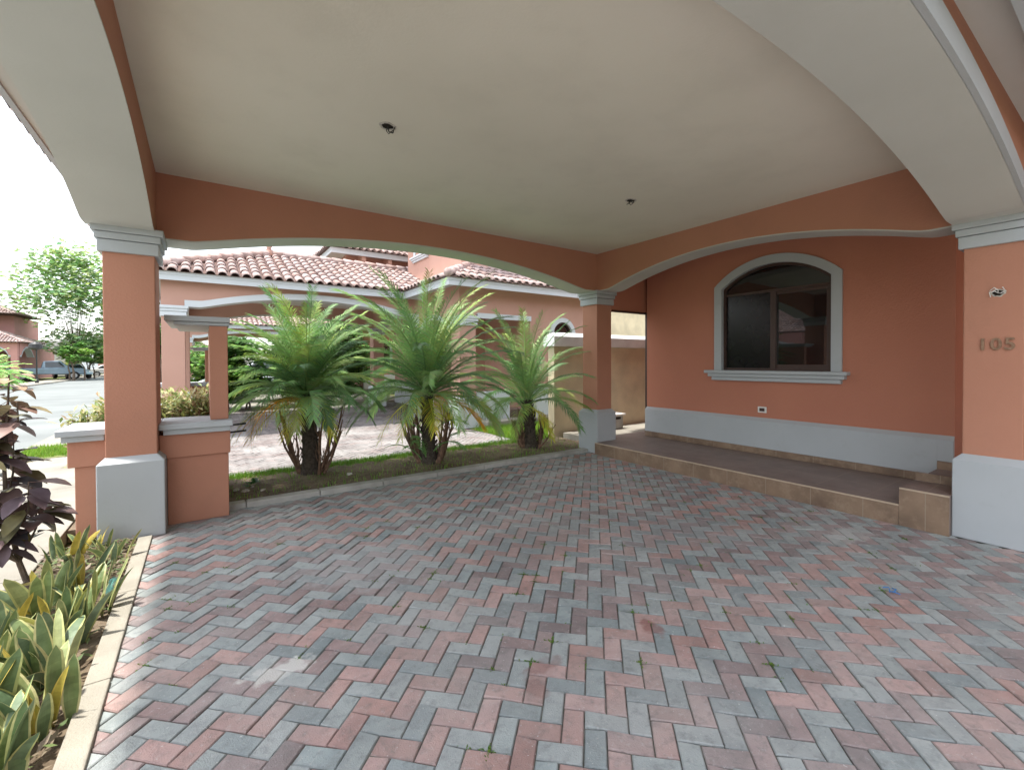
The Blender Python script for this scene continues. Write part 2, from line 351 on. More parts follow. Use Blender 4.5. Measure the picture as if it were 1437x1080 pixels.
def hip_roof(root,x0,x1,y0,y1,z,pitch=24,sides='WSEN',name='roof',cap=True):
    t=math.tan(R(pitch)); cp=math.cos(R(pitch)); h=min(x1-x0,y1-y0)/2; zt=z+h*t
    if x1-x0>=y1-y0: r0,r1=Vector((x0+h,(y0+y1)/2,zt)),Vector((x1-h,(y0+y1)/2,zt))
    else: r0,r1=Vector(((x0+x1)/2,y0+h,zt)),Vector(((x0+x1)/2,y1-h,zt))
    c=[Vector((x0,y0,z)),Vector((x1,y0,z)),Vector((x1,y1,z)),Vector((x0,y1,z))]
    m=MB(); m.face(c[::-1])
    if x1-x0>=y1-y0: F4=[(c[0],c[1],r1,r0),(c[1],c[2],r1),(c[2],c[3],r0,r1),(c[3],c[0],r0)]; hips=[(c[0],r0),(c[3],r0),(c[1],r1),(c[2],r1)]
    else: F4=[(c[0],c[1],r0),(c[1],c[2],r1,r0),(c[2],c[3],r1),(c[3],c[0],r0,r1)]; hips=[(c[0],r0),(c[1],r0),(c[2],r1),(c[3],r1)]
    for f in F4: m.face(f)
    rf=m.build(name,TBASE,root)
    m=MB()
    for k,(a,b) in zip('SENW',((c[0],c[1]),(c[1],c[2]),(c[2],c[3]),(c[3],c[0]))):
        if k not in sides: continue
        W=(b-a).length; u=(b-a)/W; inw=Vector((0,0,1)).cross(u); v=(inw*cp+Vector((0,0,math.sin(R(pitch))))); n=u.cross(v)
        slope(m,a,u,v,n,W,lambda s,W=W:min(s,W-s,h)/cp)
    m.build('roof_tiles',TILE,rf,smooth=True)
    if cap:
        m=MB(); rnd=random.Random(5)
        for a,b in hips+[(r0,r1)]:
            L_=(b-a).length
            if L_<.05: continue
            d=(b-a)/L_; n=int(L_/.33)+1
            for i in range(n):
                p=a+d*(L_*i/n)+Vector((0,0,.075)); q=a+d*(L_*min(1,(i+1.12)/n))+Vector((0,0,.06))
                m.tube([p,q],[.095,.08],8,tcol(rnd))
        m.build('ridge_tiles',TILE,rf,smooth=True)
    return rf
def eaves(root,x0,x1,y0,y1,ix0,ix1,iy0,iy1,z0=3.12,z1=3.27,zs=3.24,sides='WSEN',zw=None):
    zw=zw or zs
    """fascia boards round the roof edge and the soffit between them and the outer beam faces"""
    m=MB(); t=.035
    if 'S' in sides: m.box(x0,x1,y0,y0+t,z0,z1)
    if 'N' in sides: m.box(x0,x1,y1-t,y1,z0,z1)
    ys,yn=y0+(t if 'S' in sides else 0),y1-(t if 'N' in sides else 0)
    if 'W' in sides: m.box(x0,x0+t,ys,yn,z0,z1)
    if 'E' in sides: m.box(x1-t,x1,ys,yn,z0,z1)
    # small upper lip
    if 'S' in sides: m.box(x0-.012,x1+.0,y0-.014,y0-.001,z1-.05,z1+.02)
    if 'W' in sides: m.box(x0-.014,x0-.001,y0-.001,y1,z1-.05,z1+.02)
    m.build('fascia',GREY,root)
    m=MB()
    if 'S' in sides: m.box(x0+t,x1-t,y0+t,iy0,zs,zs+.02)
    if 'N' in sides: m.box(x0+t,x1-t,iy1,y1-t,zs,zs+.02)
    if 'W' in sides: m.box(x0+t,ix0-.001,iy0,iy1,zw,zw+.02)
    if 'E' in sides: m.box(ix1,x1-t,iy0,iy1,zs,zs+.02)
    m.build('eave_soffit',SOFF,root)
def arch_outline(yc,hw,zs,za,n=24):
    h=za-zs; r=(hw*hw+h*h)/(2*h); zc=za-r
    return [(yc-hw+2*hw*i/n, zc+math.sqrt(max(0,r*r-(hw*(2*i/n-1))**2))) for i in range(n+1)]
def window(root,ax,face,sgn,yc,hw,z0,zs,za,tw=.115,sill=True,depth=.07,split=True):
    """arched window in a wall whose outer face is at `face` on axis ax, looking in direction sgn"""
    def a(d0,d1): p,q=face+sgn*d0,face+sgn*d1; return (min(p,q),max(p,q))
    inn=arch_outline(yc,hw-tw,zs-.04,za-tw); out=arch_outline(yc,hw,zs,za)
    fr=MB()
    for i in range(len(inn)-1): fr.prism([inn[i],inn[i+1],out[i+1],out[i]],ax,*a(-.04,.032))
    fr.prism([(yc-hw,z0),(yc-hw+tw,z0),inn[0],out[0]],ax,*a(-.04,.032)); fr.prism([(yc+hw,z0),(yc+hw-tw,z0),inn[-1],out[-1]],ax,*a(-.04,.032))
    win=fr.build('window',GREY,root)
    g=MB(); f=.035; y0,y1=yc-hw+tw,yc+hw-tw
    # brown frame
    def bx(p,q,r_,s_,d0,d1): g.prism([(p,r_),(q,r_),(q,s_),(p,s_)],ax,*a(d0,d1))
    bx(y0,y1,z0,z0+f,-.09,-.03); bx(y0,y0+f,z0+f,zs-.05,-.09,-.03); bx(y1-f,y1,z0+f,zs-.05,-.09,-.03)
    ii=arch_outline(yc,hw-tw-f,zs-.06,za-tw-f)
    for i in range(len(inn)-1): g.prism([ii[i],ii[i+1],inn[i+1],inn[i]],ax,*a(-.09,-.03))
    if split:
        bx(yc-.035,yc+.035,z0+f,zs-.16,-.085,-.025); bx(y0+f,y1-f,zs-.155,zs-.12,-.088,-.05)
        s=y0+f if sgn<0 else yc+.035; 
        ya,yb=(y0+f,yc-.035)
        bx(ya,ya+.04,z0+f,zs-.16,-.082,-.045); bx(ya,yb,z0+f,z0+f+.05,-.083,-.046); bx(ya,yb,zs-.20,zs-.16,-.081,-.047)
    g.build('frame',BROWNF,win)
    g=MB(); outl=[(y0,z0)]+[(y0,inn[0][1])]+inn[1:-1]+[(y1,inn[-1][1]),(y1,z0)]
    g.prism(outl,ax,*a(-.075,-.07)); g.build('pane',GLASS,win)
    if split:
        g=MB(); g.prism([(yc+.035,z0+f),(y1-f,z0+f),(y1-f,zs-.16),(yc+.035,zs-.16)],ax,*a(-.064,-.062)); g.build('insect_screen',SCREEN,win)
    if sill:
        g=MB()
        g.prism([(yc-hw-.08,z0-.045),(yc+hw+.12,z0-.045),(yc+hw+.12,z0),(yc-hw-.08,z0)],ax,*a(-.02,.115))
        g.prism([(yc-hw-.045,z0-.095),(yc+hw+.075,z0-.095),(yc+hw+.075,z0-.047),(yc-hw-.045,z0-.047)],ax,*a(-.02,.085))
        g.prism([(yc-hw-.0,z0-.15),(yc+hw+.03,z0-.15),(yc+hw+.03,z0-.097),(yc-hw-.0,z0-.097)],ax,*a(-.02,.055))
        g.build('sill',GREY,win,bevel=.006)
    return win
def wall_with_window(m,ax,a0,a1,s0,s1,z0,z1,yc,hw,wz0,zs,za):
    o=arch_outline(yc,hw,zs,za)
    m.prism([(s0,z0),(yc-hw,z0),(yc-hw,z1),(s0,z1)],ax,a0,a1); m.prism([(yc+hw,z0),(s1,z0),(s1,z1),(yc+hw,z1)],ax,a0,a1)
    m.prism([(yc-hw,z0),(yc+hw,z0),(yc+hw,wz0),(yc-hw,wz0)],ax,a0,a1)
    for i in range(len(o)-1): m.prism([o[i],o[i+1],(o[i+1][0],z1),(o[i][0],z1)],ax,a0,a1)
# ---------------------------------------------------------------- our house with its carport
H=thing('house','terracotta house with open arched carport, grey plinths and house number 105','house',(5.3,3,0))
X0,X1,Y0,Y1=-.335,5.295,1.0,5.217
beam(H,'y',X0,X1,Y1,5.55,outer=1)
beam(H,'y',X0,X1,.58,Y0,outer=-1)
beam(H,'x',.946,5.0,-.775,X0,sh=(.3,.22))
beam(H,'x',Y0,Y1,X1,5.63,sh=(.22,.26))
A=pillar(H,-.68,X0,5.0,5.45); B=pillar(H,X1,5.63,Y1,5.55); C=pillar(H,X1,5.65,.60,.946); D=pillar(H,-.68,X0,.60,.946)
A['label']='pillar beside the planting bed, next to the low wall'; B['label']='slim pillar at the corner of the porch'; C['label']='pillar carrying the house number 105'
for n_,(a,b,c,d) in enumerate(((-.775,X0,5.0,5.55),(X1,5.63,Y1,5.55),(X1,5.63,.58,Y0),(-.775,X0,.58,.946))):
    m=MB(); m.box(a,b,c,d,2.652,3.24); m.build('beam_corner',ORANGE,H)
m=MB(); m.box(X0,X1,Y0,Y1,3.24,3.28); m.box(5.63,6.463,.58,5.217,3.24,3.28); m.build('ceiling',CEIL,H)
eaves(H,-.985,6.6,.36,5.80,-.775,5.65,.58,5.55,sides='WSN',zw=3.135)
hip_roof(H,-1.03,8.2,.31,5.85,3.285)
# body of the house
WX=6.463
m=MB(); wall_with_window(m,'x',WX,WX+.15,1.21,5.15,.02,3.24,3.04,.80,1.3,2.60,2.93)
m.box(7.3,7.45,-6,1.21,0,3.24); m.box(WX+.15,7.45,1.21,1.34,0,3.24)
m.box(5.63,WX,5.217,5.45,2.36,3.24); m.box(WX,12,5.217,5.45,2.36,3.24); m.box(WX+.15,12,5.0,5.15,0,2.36)
m.box(7.45,12,-6,-5.85,0,3.24); m.box(11.85,12,-5.85,5.15,0,3.24)
m.build('wall',WALLM,H)
m=MB(); m.box(WX+.15,12,1.34,5.15,3.24,3.28); m.box(WX-.3,12,-6,.58,3.24,3.28); m.build('ceiling',CEIL,H)
hip_roof(H,6.1,12.6,-6.5,6.05,3.285,name='main_roof')
window(H,'x',WX,-1,3.04,.83,1.36,2.61,2.955)
# grey base band on the wall
def base_band(root,ax,face,sgn,s0,s1,z0,z1=.70,t=.055):
    m=MB(); f=lambda d:face+sgn*d
    prof=[(f(0),z0),(f(t),z0),(f(t),z1-.045),(f(.002),z1),(f(0),z1)]
    n=len(prof); vs=[]
    for s in (s0,s1):
        for p in prof: vs.append((p[0],s,p[1]) if ax=='x' else (s,p[0],p[1]))
    fs=[(i,(i+1)%n,n+(i+1)%n,n+i) for i in range(n)]+[tuple(range(n))[::-1],tuple(range(n,2*n))]
    m.add(vs,fs); return m.build('wall_base',GREY,root)
base_band(H,'x',WX,-1,1.335,5.15,.28); base_band(H,'x',WX,-1,1.21,1.334,.432)
base_band(H,'x',7.3,-1,-6,1.21,.43)
m=MB(); m.box(WX-.062,WX-.002,1.335,5.15,.192,.278); m.box(WX-.062,WX-.002,1.21,1.333,.346,.43);m.box(X1+.36,X1+.39,1.06,1.33,.34,.42); m.build('skirting_tile',PORCHR,H,bevel=.003)
m=MB(); m.box(WX,WX+.04,5.151,5.19,.19,2.36); m.box(5.632,WX+.04,5.19,5.215,2.325,2.358); m.build('door_frame',BROWNF,H)
# porch
m=MB(); m.box(5.20,WX,1.335,5.165,0,.19); m.box(5.69,WX+.4,5.167,5.47,0,.19); m.box(5.20,7.3,1.0,1.333,0,.345); m.box(5.72,7.3,-4,.998,0,.345)
pc=m.build('porch',PORCHT,H)
m=MB(); m.box(5.188,5.199,1.335,5.165,.002,.178); m.box(5.188,5.199,1.0,1.333,.002,.333); m.box(5.2,WX,1.334,1.3365,.191,.334)
m.build('porch_riser',PORCHR,pc)
m=MB(); m.box(5.186,5.2,1.335,5.165,.1785,.192); m.box(5.186,5.2,1.0,1.333,.3335,.347); m.build('step_edge_strip',EDGE,pc)
# house number
def text(body,size,ext,name,mt,parent,M4):
    cu=bpy.data.curves.new(name,'FONT'); cu.body=body; cu.size=size; cu.extrude=ext; cu.space_character=1.12; cu.align_x='CENTER'; cu.align_y='CENTER'; cu.offset=.0022
    t=bpy.data.objects.new('tmp',cu); col.objects.link(t); bpy.context.view_layer.update()
    me=bpy.data.meshes.new_from_object(t.evaluated_get(bpy.context.evaluated_depsgraph_get())); bpy.data.objects.remove(t)
    me.materials.clear(); me.materials.append(mt); me.transform(M4)
    o=bpy.data.objects.new(name,me); col.objects.link(o); o.parent=parent; o.matrix_parent_inverse=parent.matrix_basis.inverted(); return o
BRASS=mat('aged_brass',(.33,.21,.14),(.22,.14,.09),rough=.5,metal=.3,scale=40)
# text x -> -y, text y -> z, text normal -> -x
M4=Matrix(((0,0,-1,X1-.008),(-1,0,0,.752),(0,1,0,1.622),(0,0,0,1)))
text('105',.135,.007,'house_number',BRASS,C,M4)
# electrical hole in the pillar, ceiling holes, socket
def hole(parent,M,ra,rb,name='wiring_hole',wires=True,seed=1):
    rnd=random.Random(seed); n=22
    rad=[1+rnd.uniform(-.12,.14) for _ in range(n)]
    m=MB(); ring=lambda k,z,s=1:(math.cos(2*math.pi*k/n)*ra*rad[k%n]*s,math.sin(2*math.pi*k/n)*rb*rad[k%n]*s,z)
    for k in range(n):
        m.face([M@Vector(ring(k,.001,1.35)),M@Vector(ring(k+1,.001,1.35)),M@Vector(ring(k+1,.006,1.02)),M@Vector(ring(k,.006,1.02))])
        m.face([M@Vector(ring(k,.006,1.02)),M@Vector(ring(k+1,.006,1.02)),M@Vector(ring(k+1,.0015,.9)),M@Vector(ring(k,.0015,.9))])
    h=m.build(name,PLASTER,parent)
    m=MB(); m.face([M@Vector(ring(k,.0018,.97)) for k in range(n)]); m.build('opening',DARK,h)
    if wires:
        m=MB()
        for i in range(3):
            a=rnd.uniform(0,6.28); p=[Vector((0,0,0)),Vector((.02*math.cos(a),.02*math.sin(a),.03)),Vector((.045*math.cos(a+.6),.045*math.sin(a+.6),.035)),Vector((.05*math.cos(a+1.4),.05*math.sin(a+1.4),.012))]
            m.tube([M@q for q in p],.0035,5)
        m.build('wire',[BLACK,WHITE][seed%2] if seed<3 else BLACK,h)
    return h
hole(C,Matrix(((0,0,-1,X1),(-1,0,0,.745),(0,1,0,2.04),(0,0,0,1))),.034,.023,seed=1)
for i,(x,y) in enumerate(((1.14,3.25),(3.83,3.27))):
    hole(H,Matrix(((1,0,0,x),(0,-1,0,y),(0,0,-1,3.24),(0,0,0,1))),.05,.04,seed=4+i,name='ceiling_wiring_hole')
m=MB(); m.box(WX-.012,WX-.001,3.105,3.225,.77,.855); s_=m.build('wall_socket',WHITE,H,bevel=.004)
m=MB(); m.box(WX-.0145,WX-.0125,3.13,3.20,.79,.835); m.build('socket_insert',BROWNF,s_)
# ---------------------------------------------------------------- low wall with post and canopy slab beside the left pillar
LW=thing('low_wall','low terracotta wall with pale cap, post and flat canopy slab beside the left pillar','wall',(-.3,5.4,0))
m=MB()
for a,b in ((-.935,-.735),(-.282,.19)):
    pass
m.box(-.90,.20,5.455,5.62,0,.62); m.box(-.90,-.735,5.2,5.455,0,.62); m.box(-.28,.2,5.2,5.455,0,.62)
m.build('wall_base',ORANGE,LW,bevel=.006)
m=MB(); m.box(-.94,-.682,5.175,5.66,.622,.84); m.box(-.682,-.333,5.47,5.66,.622,.84); m.box(-.333,.215,5.175,5.66,.622,.84); m.build('wall_top',ORANGE,LW,bevel=.006)
m=MB()
for a,b in ((-1.0,-.682),(-.333,.235)):
    m.box(a+.03,b-.02,5.13,5.69,.842,.89); m.box(a,b,5.10,5.72,.892,.945)
m.box(-.68,-.335,5.475,5.70,.842,.945)
m.build('wall_cap',GREY,LW,bevel=.006)
m=MB(); m.box(.055,.205,5.25,6.35,.946,1.86); m.box(.055,.205,5.66,6.35,0,.944); m.build('post',ORANGE,LW,bevel=.006)
m=MB(); m.box(-.29,.225,5.21,6.40,1.895,1.945); m.box(-.22,.222,5.24,6.38,1.862,1.893); m.build('canopy_slab',GREY,LW,bevel=.004)
# ---------------------------------------------------------------- boundary wall, box, cream building
BW=thing('boundary_wall','cream garden wall with white cap behind the right-hand palm','wall',(5.6,6.7,0))
m=MB(); m.box(5.56,22,6.62,6.80,-.1,1.79); m.build('wall_body',CREAM,BW,bevel=.008)
m=MB(); y0,y1=6.54,6.88
vs=[(5.5,y0,1.79),(22,y0,1.79),(22,y1,1.79),(5.5,y1,1.79),(5.5,y0,1.98),(22,y0,1.98),(22,y1,1.98),(5.5,y1,1.98),(5.58,y0+.08,2.06),(22,y0+.08,2.06),(22,y1-.08,2.06),(5.58,y1-.08,2.06)]
m.add(vs,[(3,2,1,0),(0,1,5,4),(1,2,6,5),(2,3,7,6),(3,0,4,7),(4,5,9,8),(5,6,10,9),(6,7,11,10),(7,4,8,11),(8,9,10,11)]); m.build('wall_cap',WCAP,BW,bevel=.01)
UB=thing('utility_box','small grey concrete utility box on the floor of the side passage','box',(6.75,6.28,.13))
m=MB(); m.box(6.75,7.03,6.2,6.5,.13,.40); m.build('box_body',CONC2,UB,bevel=.01); m=MB(); m.box(6.71,7.07,6.16,6.52,.402,.44); m.build('lid',WHITE,UB,bevel=.006)
m=MB(); m.box(6.82,6.96,6.196,6.2-.0005,.33,.375); m.build('slot',DARK,UB)
CBm=thing('cream_building','tall cream rendered building seen through the side passage opening','building',(18,16,0))
m=MB(); m.box(14.0,18.72,14.5,22,0,7); m.build('wall',CREAM,CBm)
BLOCK=mat('pale_block_wall',(.62,.50,.36),(.52,.42,.31),scale=3,rough=.9,bump=.3)
m=MB(); m.box(18.73,28,14.42,22,0,7)
m.build('block_wall',BLOCK,CBm)
m=MB()
for k in range(24): m.box(19.0,19.35,14.36,14.42-.001,1.6+k*.2,1.6+k*.2+.11)
m.build('vent_bricks',DARK,CBm)
m=MB(); m.box(13.8,28.2,14.2,22.2,7.002,7.2); m.build('roof',CONC2,CBm)
# ---------------------------------------------------------------- neighbour's house
def neighbour(dy,label,full=True,dx=0):
    global GREY
    keep=GREY; GREY=NGREY
    N_=thing('neighbour_house',label,'house',(2+dx,13+dy,0))
    xi0,xi1,yi0,yi1=-.29+dx,4.75+dx,11.58+dy,15.1+dy; O=NORANGE
    beam(N_,'y',xi0,xi1,yi0-.38,yi0,outer=-1,mo=O); beam(N_,'y',xi0,xi1,yi1,yi1+.38,outer=1,mo=O)
    beam(N_,'x',yi0,yi1,xi0-.38,xi0,outer=-1,mo=O); beam(N_,'x',yi0,yi1,xi1,xi1+.36,mo=O)
    for a,b,c,d in ((xi0-.38,xi0,yi0-.38,yi0),(xi1,xi1+.36,yi0-.38,yi0),(xi0-.38,xi0,yi1,yi1+.38),(xi1,xi1+.36,yi1,yi1+.38)):
        pillar(N_,a,b,c,d,mo=O); m=MB(); m.box(a,b,c,d,2.652,3.24); m.build('beam_corner',O,N_)
    m=MB(); m.box(xi0,xi1,yi0,yi1,3.24,3.28); m.build('ceiling',CEIL,N_)
    eaves(N_,xi0-.64,xi1+2,yi0-.63,yi1+.64,xi0-.38,xi1+.36,yi0-.38,yi1+.38,sides='WSN')
    hip_roof(N_,xi0-.70,xi1+4.2,yi0-.69,yi1+.70,3.285,pitch=22.5)
    # finial on the hip apex
    m=MB(); ax,ay=xi0-.70+2.455,(yi0+yi1)/2; zt=3.285+2.455*math.tan(R(22.5))
    m.tube([(ax,ay,zt),(ax,ay,zt+.12),(ax,ay,zt+.2),(ax,ay,zt+.27),(ax,ay,zt+.36)],[.12,.1,.05,.085,.015],10,(.5,.32,.26)); m.build('finial',TILE,N_,smooth=True)
    # wall behind the carport
    m=MB(); m.box(6.0+dx,6.15+dx,11.25+dy,16.5+dy,0,3.24); m.box(6.15+dx,11+dx,16.35+dy,16.5+dy,0,3.24); m.build('wall',O,N_)
    base_band(N_,'x',6.0+dx,-1,11.3+dy,16.4+dy,0,z1=.8)
    # projecting porch block
    bx0,bx1,by0,by1=4.73+dx,6.72+dx,8.9+dy,11.2+dy
    beam(N_,'x',by0+.42,by1,bx0,bx0+.3,outer=-1,mo=O,sh=(.12,.12),z0=2.25,zr=2.55)
    m=MB(); m.box(bx0+.42,bx1,by0,by0+.25,2.60,3.24); m.box(bx0,bx0+.42,by0,by0+.42,2.552,3.24); m.build('porch_header',O,N_)
    m=MB(); m.box(bx0+.46,bx1,by0-.03,by0-.002,2.50,2.62); m.box(bx0+.42,bx1,by0,by0+.25,2.588,2.599); m.build('header_trim',GREY,N_)
    pillar(N_,bx0,bx0+.42,by0,by0+.42,mo=O,zcap=2.32,zt=2.55,name='porch_pillar')
    m=MB(); wall_with_window(m,'y',by0+.02,by0+.2,bx1,9.3+dx,0,3.24,7.78+dx,.40,1.3,2.25,2.60); m.box(bx1,bx1+.15,by0+.2,by1+.1,0,3.24); m.box(bx0+.4,bx1,by1-.1,by1+.05,0,3.24)
    m.box(9.15+dx,9.3+dx,by0+.2,16.5+dy,0,3.24); m.build('wall',O,N_)
    window(N_,'y',by0+.02,-1,7.78+dx,.44,1.35,2.25,2.64,sill=True,split=False)
    # porch parapet and plinth
    base_band(N_,'y',by0+.02,-1,bx1,9.3+dx,0,z1=.85)
    m=MB(); m.box(bx0+.47,bx1-.6,by0+.05,by0+.22,0,.8); m.build('porch_parapet',GREY,N_,bevel=.01)
    m=MB(); m.box(bx0+.3,bx1,by0+.3,by1-.1,0,.30); m.build('porch_floor',PORCHT,N_)
    m=MB(); m.box(bx0+.5,bx1+.8,by0-.4,by0,0,.15); m.build('porch_step',CONC,N_,bevel=.01)
    ceil_=MB(); ceil_.box(bx0+.31,bx1,by0+.26,by1-.1,3.23,3.25); ceil_.build('ceiling',CEIL,N_)
    eaves(N_,4.25+dx,9.75+dx,8.45+dy,11.9+dy,bx0,9.3+dx,by0,11.85+dy,sides='WS')
    hip_roof(N_,4.19+dx,9.8+dx,8.39+dy,14.6+dy,3.285,pitch=24,sides='WSE',name='porch_roof')
    # upper floor
    m=MB(); m.box(5.16+dx,9.3+dx,9.6+dy,13.0+dy,3.3,6.6); m.build('upper_wall',O,N_)
    hip_roof(N_,4.6+dx,9.9+dx,9.0+dy,13.6+dy,6.62,pitch=22,name='upper_roof')
    wn=window(N_,'x',5.16+dx,-1,12.0+dy,.50,4.55,5.6,5.9,sill=True,split=False)
    m=MB(); m.box(3.85+dx,9.3+dx,15.0+dy,20+dy,3.3,5.05); m.build('rear_wall',O,N_)
    eaves(N_,3.25+dx,9.9+dx,14.35+dy,20.6+dy,3.85+dx,9.3+dx,15.0+dy,20+dy,z0=4.86,z1=5.0,zs=4.98,sides='WSN')
    hip_roof(N_,3.18+dx,9.95+dx,14.28+dy,20.7+dy,5.02,pitch=23,name='rear_roof')
    for k in range(6):
        m=MB(); x=4.2+dx+k*.85; m.box(x,x+.12,14.42+dy,14.998+dy,4.72,4.975); m.build('bracket',O,N_)
    GREY=keep
    return N_
neighbour(0,'pink stucco house next door with tiled hip roof, finial and arched carport behind the palms')
neighbour(13.8,'farther pink house with arched carport, seen through the carport of the house next door',dx=-.1)
neighbour(-21.6,'pink house added behind the camera, out of view, blocking low sky light',dx=0)  # unseen copy added behind the camera to cut low sky light under the carport
def wall_copy(dy,dx,label):
    o=thing('low_wall',label,'wall',(-.3+dx,5.4+dy,0))
    for ch in [c for c in LW.children]:
        c=ch.copy(); col.objects.link(c); c.parent=o; c.matrix_parent_inverse=ch.matrix_parent_inverse.copy()
    return o
wall_copy(10.4,0.0,'low terracotta wall with post and slab at the far pillar of the next carport')
# ---------------------------------------------------------------- plants
def frond(m,base,az,e0,L_,droop,rnd,colr,leaf=.30,npair=60,side=0.0,w=.0048,tip=None):
    """a feather leaf: arching midrib with two rows of narrow leaflets"""
    n=16; pts=[]; p=Vector(base); dirs=[]
    for i in range(n+1):
        t=i/n; e=e0-droop*t**1.25; a=az+side*t
        d=Vector((math.cos(e)*math.cos(a),math.cos(e)*math.sin(a),math.sin(e))); pts.append(p.copy()); dirs.append(d); p=p+d*(L_/n)
    m.tube(pts,[.009*(1-.85*i/n)+.001 for i in range(n+1)],4,tuple(v*1.05 for v in colr),cap=False)
    for k in range(npair):
        t=.10+.90*k/(npair-1); f=t*n; i=min(n-1,int(f)); q=pts[i].lerp(pts[i+1],f-i); d=dirs[i]
        sidev=d.cross(Vector((0,0,1)))
        if sidev.length<.05: sidev=Vector((math.sin(az),-math.cos(az),0))
        sidev.normalize(); up=sidev.cross(d).normalized()
        prof=min(1,(t-.04)*5)*(1-.55*max(0,t-.45)/.55)
        if t>.93: prof*=1.15
        for sg in (-1,1):
            ang=R(62-34*t)+rnd.uniform(-.09,.09); lift=rnd.uniform(.05,.5)*(1-.3*t)
            ld=(d*math.cos(ang)+sidev*sg*math.sin(ang)+up*lift*.55).normalized()
            l=leaf*prof*rnd.uniform(.85,1.1); sag=Vector((0,0,-1))*l*rnd.uniform(.12,.42)
            wv=d.cross(ld).cross(ld).normalized() if rnd.random()<.5 else d
            wv=(d-ld*d.dot(ld)); wv=(wv.normalized()*.8+up*.45*sg).normalized()*w
            a,b,c=q,q+ld*l*.5+sag*.25,q+ld*l+sag
            cc=tuple(v*rnd.uniform(.82,1.18) for v in colr)
            m.add([a-wv*.45,a+wv*.45,b+wv,b-wv,c],[(0,1,2,3),(3,2,4)],cc)
def palm(loc,seed,hz,lean,nf,Lr,label,specs,dead=(),stalks=6):
    rnd=random.Random(seed)
    P=thing('palm_tree',label,'palm',loc,0,'feather palms planted along the strip beside the driveway')
    m=MB(); n=14; path=[];rad=[]
    for i in range(n+1):
        t=i/n; path.append((lean[0]*t*t,lean[1]*t*t,hz*t)); rad.append((.105-.025*t+.03*max(0,.2-t)*5)*(1+.0*rnd.random()))
    m.tube(path,rad,12)
    for i in range(90):   # old leaf-base stubs
        t=rnd.uniform(.05,1); a=rnd.uniform(0,6.28); c=Vector((lean[0]*t*t,lean[1]*t*t,hz*t)); o=Vector((math.cos(a),math.sin(a),0)); r=.095-.02*t
        m.tube([c+o*r,c+o*(r+.025)+Vector((0,0,.02)),c+o*(r+.035)+Vector((0,0,.05))],[.018,.014,.004],5)
    lpart(m,'trunk',BARK,P)
    top=Vector((lean[0],lean[1],hz))
    for i in range(nf):
        m=MB(); k=.90*i/nf
        az=i*2.39996+rnd.uniform(-.2,.2); e0=R(86-88*k**1.35+rnd.uniform(-6,6)); L_=Lr*rnd.uniform(.88,1.1)*(1-.34*k); dr=R(50+40*k+rnd.uniform(-14,14))
        base=top+Vector((math.cos(az)*.05,math.sin(az)*.05,.08*(1-k)-.10*k))
        g=rnd.uniform(.8,1.25); c=(1.0*g,1.0*g,1.0*g)
        if rnd.random()<.2: c=(1.3*g,1.1*g,.8*g)
        if k>.88: c=(1.25*g,.95*g,.65*g)
        elif rnd.random()<.3: c=(.62*g,.75*g,.80*g)
        frond(m,base,az,e0,L_,dr,rnd,c,leaf=.23+.06*rnd.random(),npair=72,side=rnd.uniform(-.25,.25))
        lpart(m,'frond',PALMG,P)
    for az,e0,L_,dr,c in dead:
        m=MB(); frond(m,top+Vector((math.cos(az)*.05,math.sin(az)*.05,-.08)),az,R(e0),L_,R(dr),rnd,c,leaf=.24,npair=40)
        lpart(m,'yellow_frond',PALMG,P)
    for i in range(stalks):  # dry stalks and suckers leaning round the foot
        m=MB(); a=rnd.choice((rnd.uniform(-.5,.5),math.pi+rnd.uniform(-.5,.5))); a+=-R(34)
        r0=rnd.uniform(.08,.16); r1=rnd.uniform(.16,.42); h=rnd.uniform(.5,.85)*min(1.1,hz)
        pts=[Vector((math.cos(a)*(r0+(r1-r0)*t**.7)+rnd.uniform(-.012,.012),math.sin(a)*(r0+(r1-r0)*t**.7),h*t)) for t in (0,.2,.4,.6,.8,1)]
        m.tube(pts,[.020,.015,.014,.013,.011,.007],6)
        for j in range(4):
            q=pts[rnd.randint(1,4)]; b=rnd.uniform(0,6.28); m.tube([q,q+Vector((math.cos(b)*.05,math.sin(b)*.05,.09)),q+Vector((math.cos(b)*.07,math.sin(b)*.07,.2))],[.008,.006,.002],4)
        lpart(m,'dry_stalk',STALK,P)
    return P
OR_=(3.2,1.15,.35); YE=(2.4,1.5,.5)
palm((1.15,6.3,.03),11,1.08,(-.04,.05),84,1.30,'bushy feather palm nearest the low wall post, with drooping orange frond on its left',None,
     dead=((R(222),12,1.05,85,OR_),(R(205),2,1.0,70,OR_),(R(240),-8,.75,60,YE),(R(-70),-15,.7,60,YE),(R(195),0,1.1,75,YE),(R(215),-5,.9,60,YE)),stalks=14)
palm((2.67,5.98,.03),23,1.05,(.0,.06),88,1.80,'largest feather palm, the middle one, with dense dark green crown',None,
     dead=((R(-38),8,1.15,80,OR_),(R(-50),-2,.95,60,OR_),(R(-100),-30,.6,50,YE),(R(-140),-5,.9,70,YE),(R(-60),-20,.5,50,YE),(R(200),-5,1.0,70,YE),(R(0),0,1.2,80,YE)),stalks=24)
palm((4.54,6.02,.03),37,.82,(-.06,.05),42,1.65,'sparse feather palm with open upright crown beside the cream garden wall',None,
     dead=((R(-75),-25,.7,50,YE),),stalks=16)
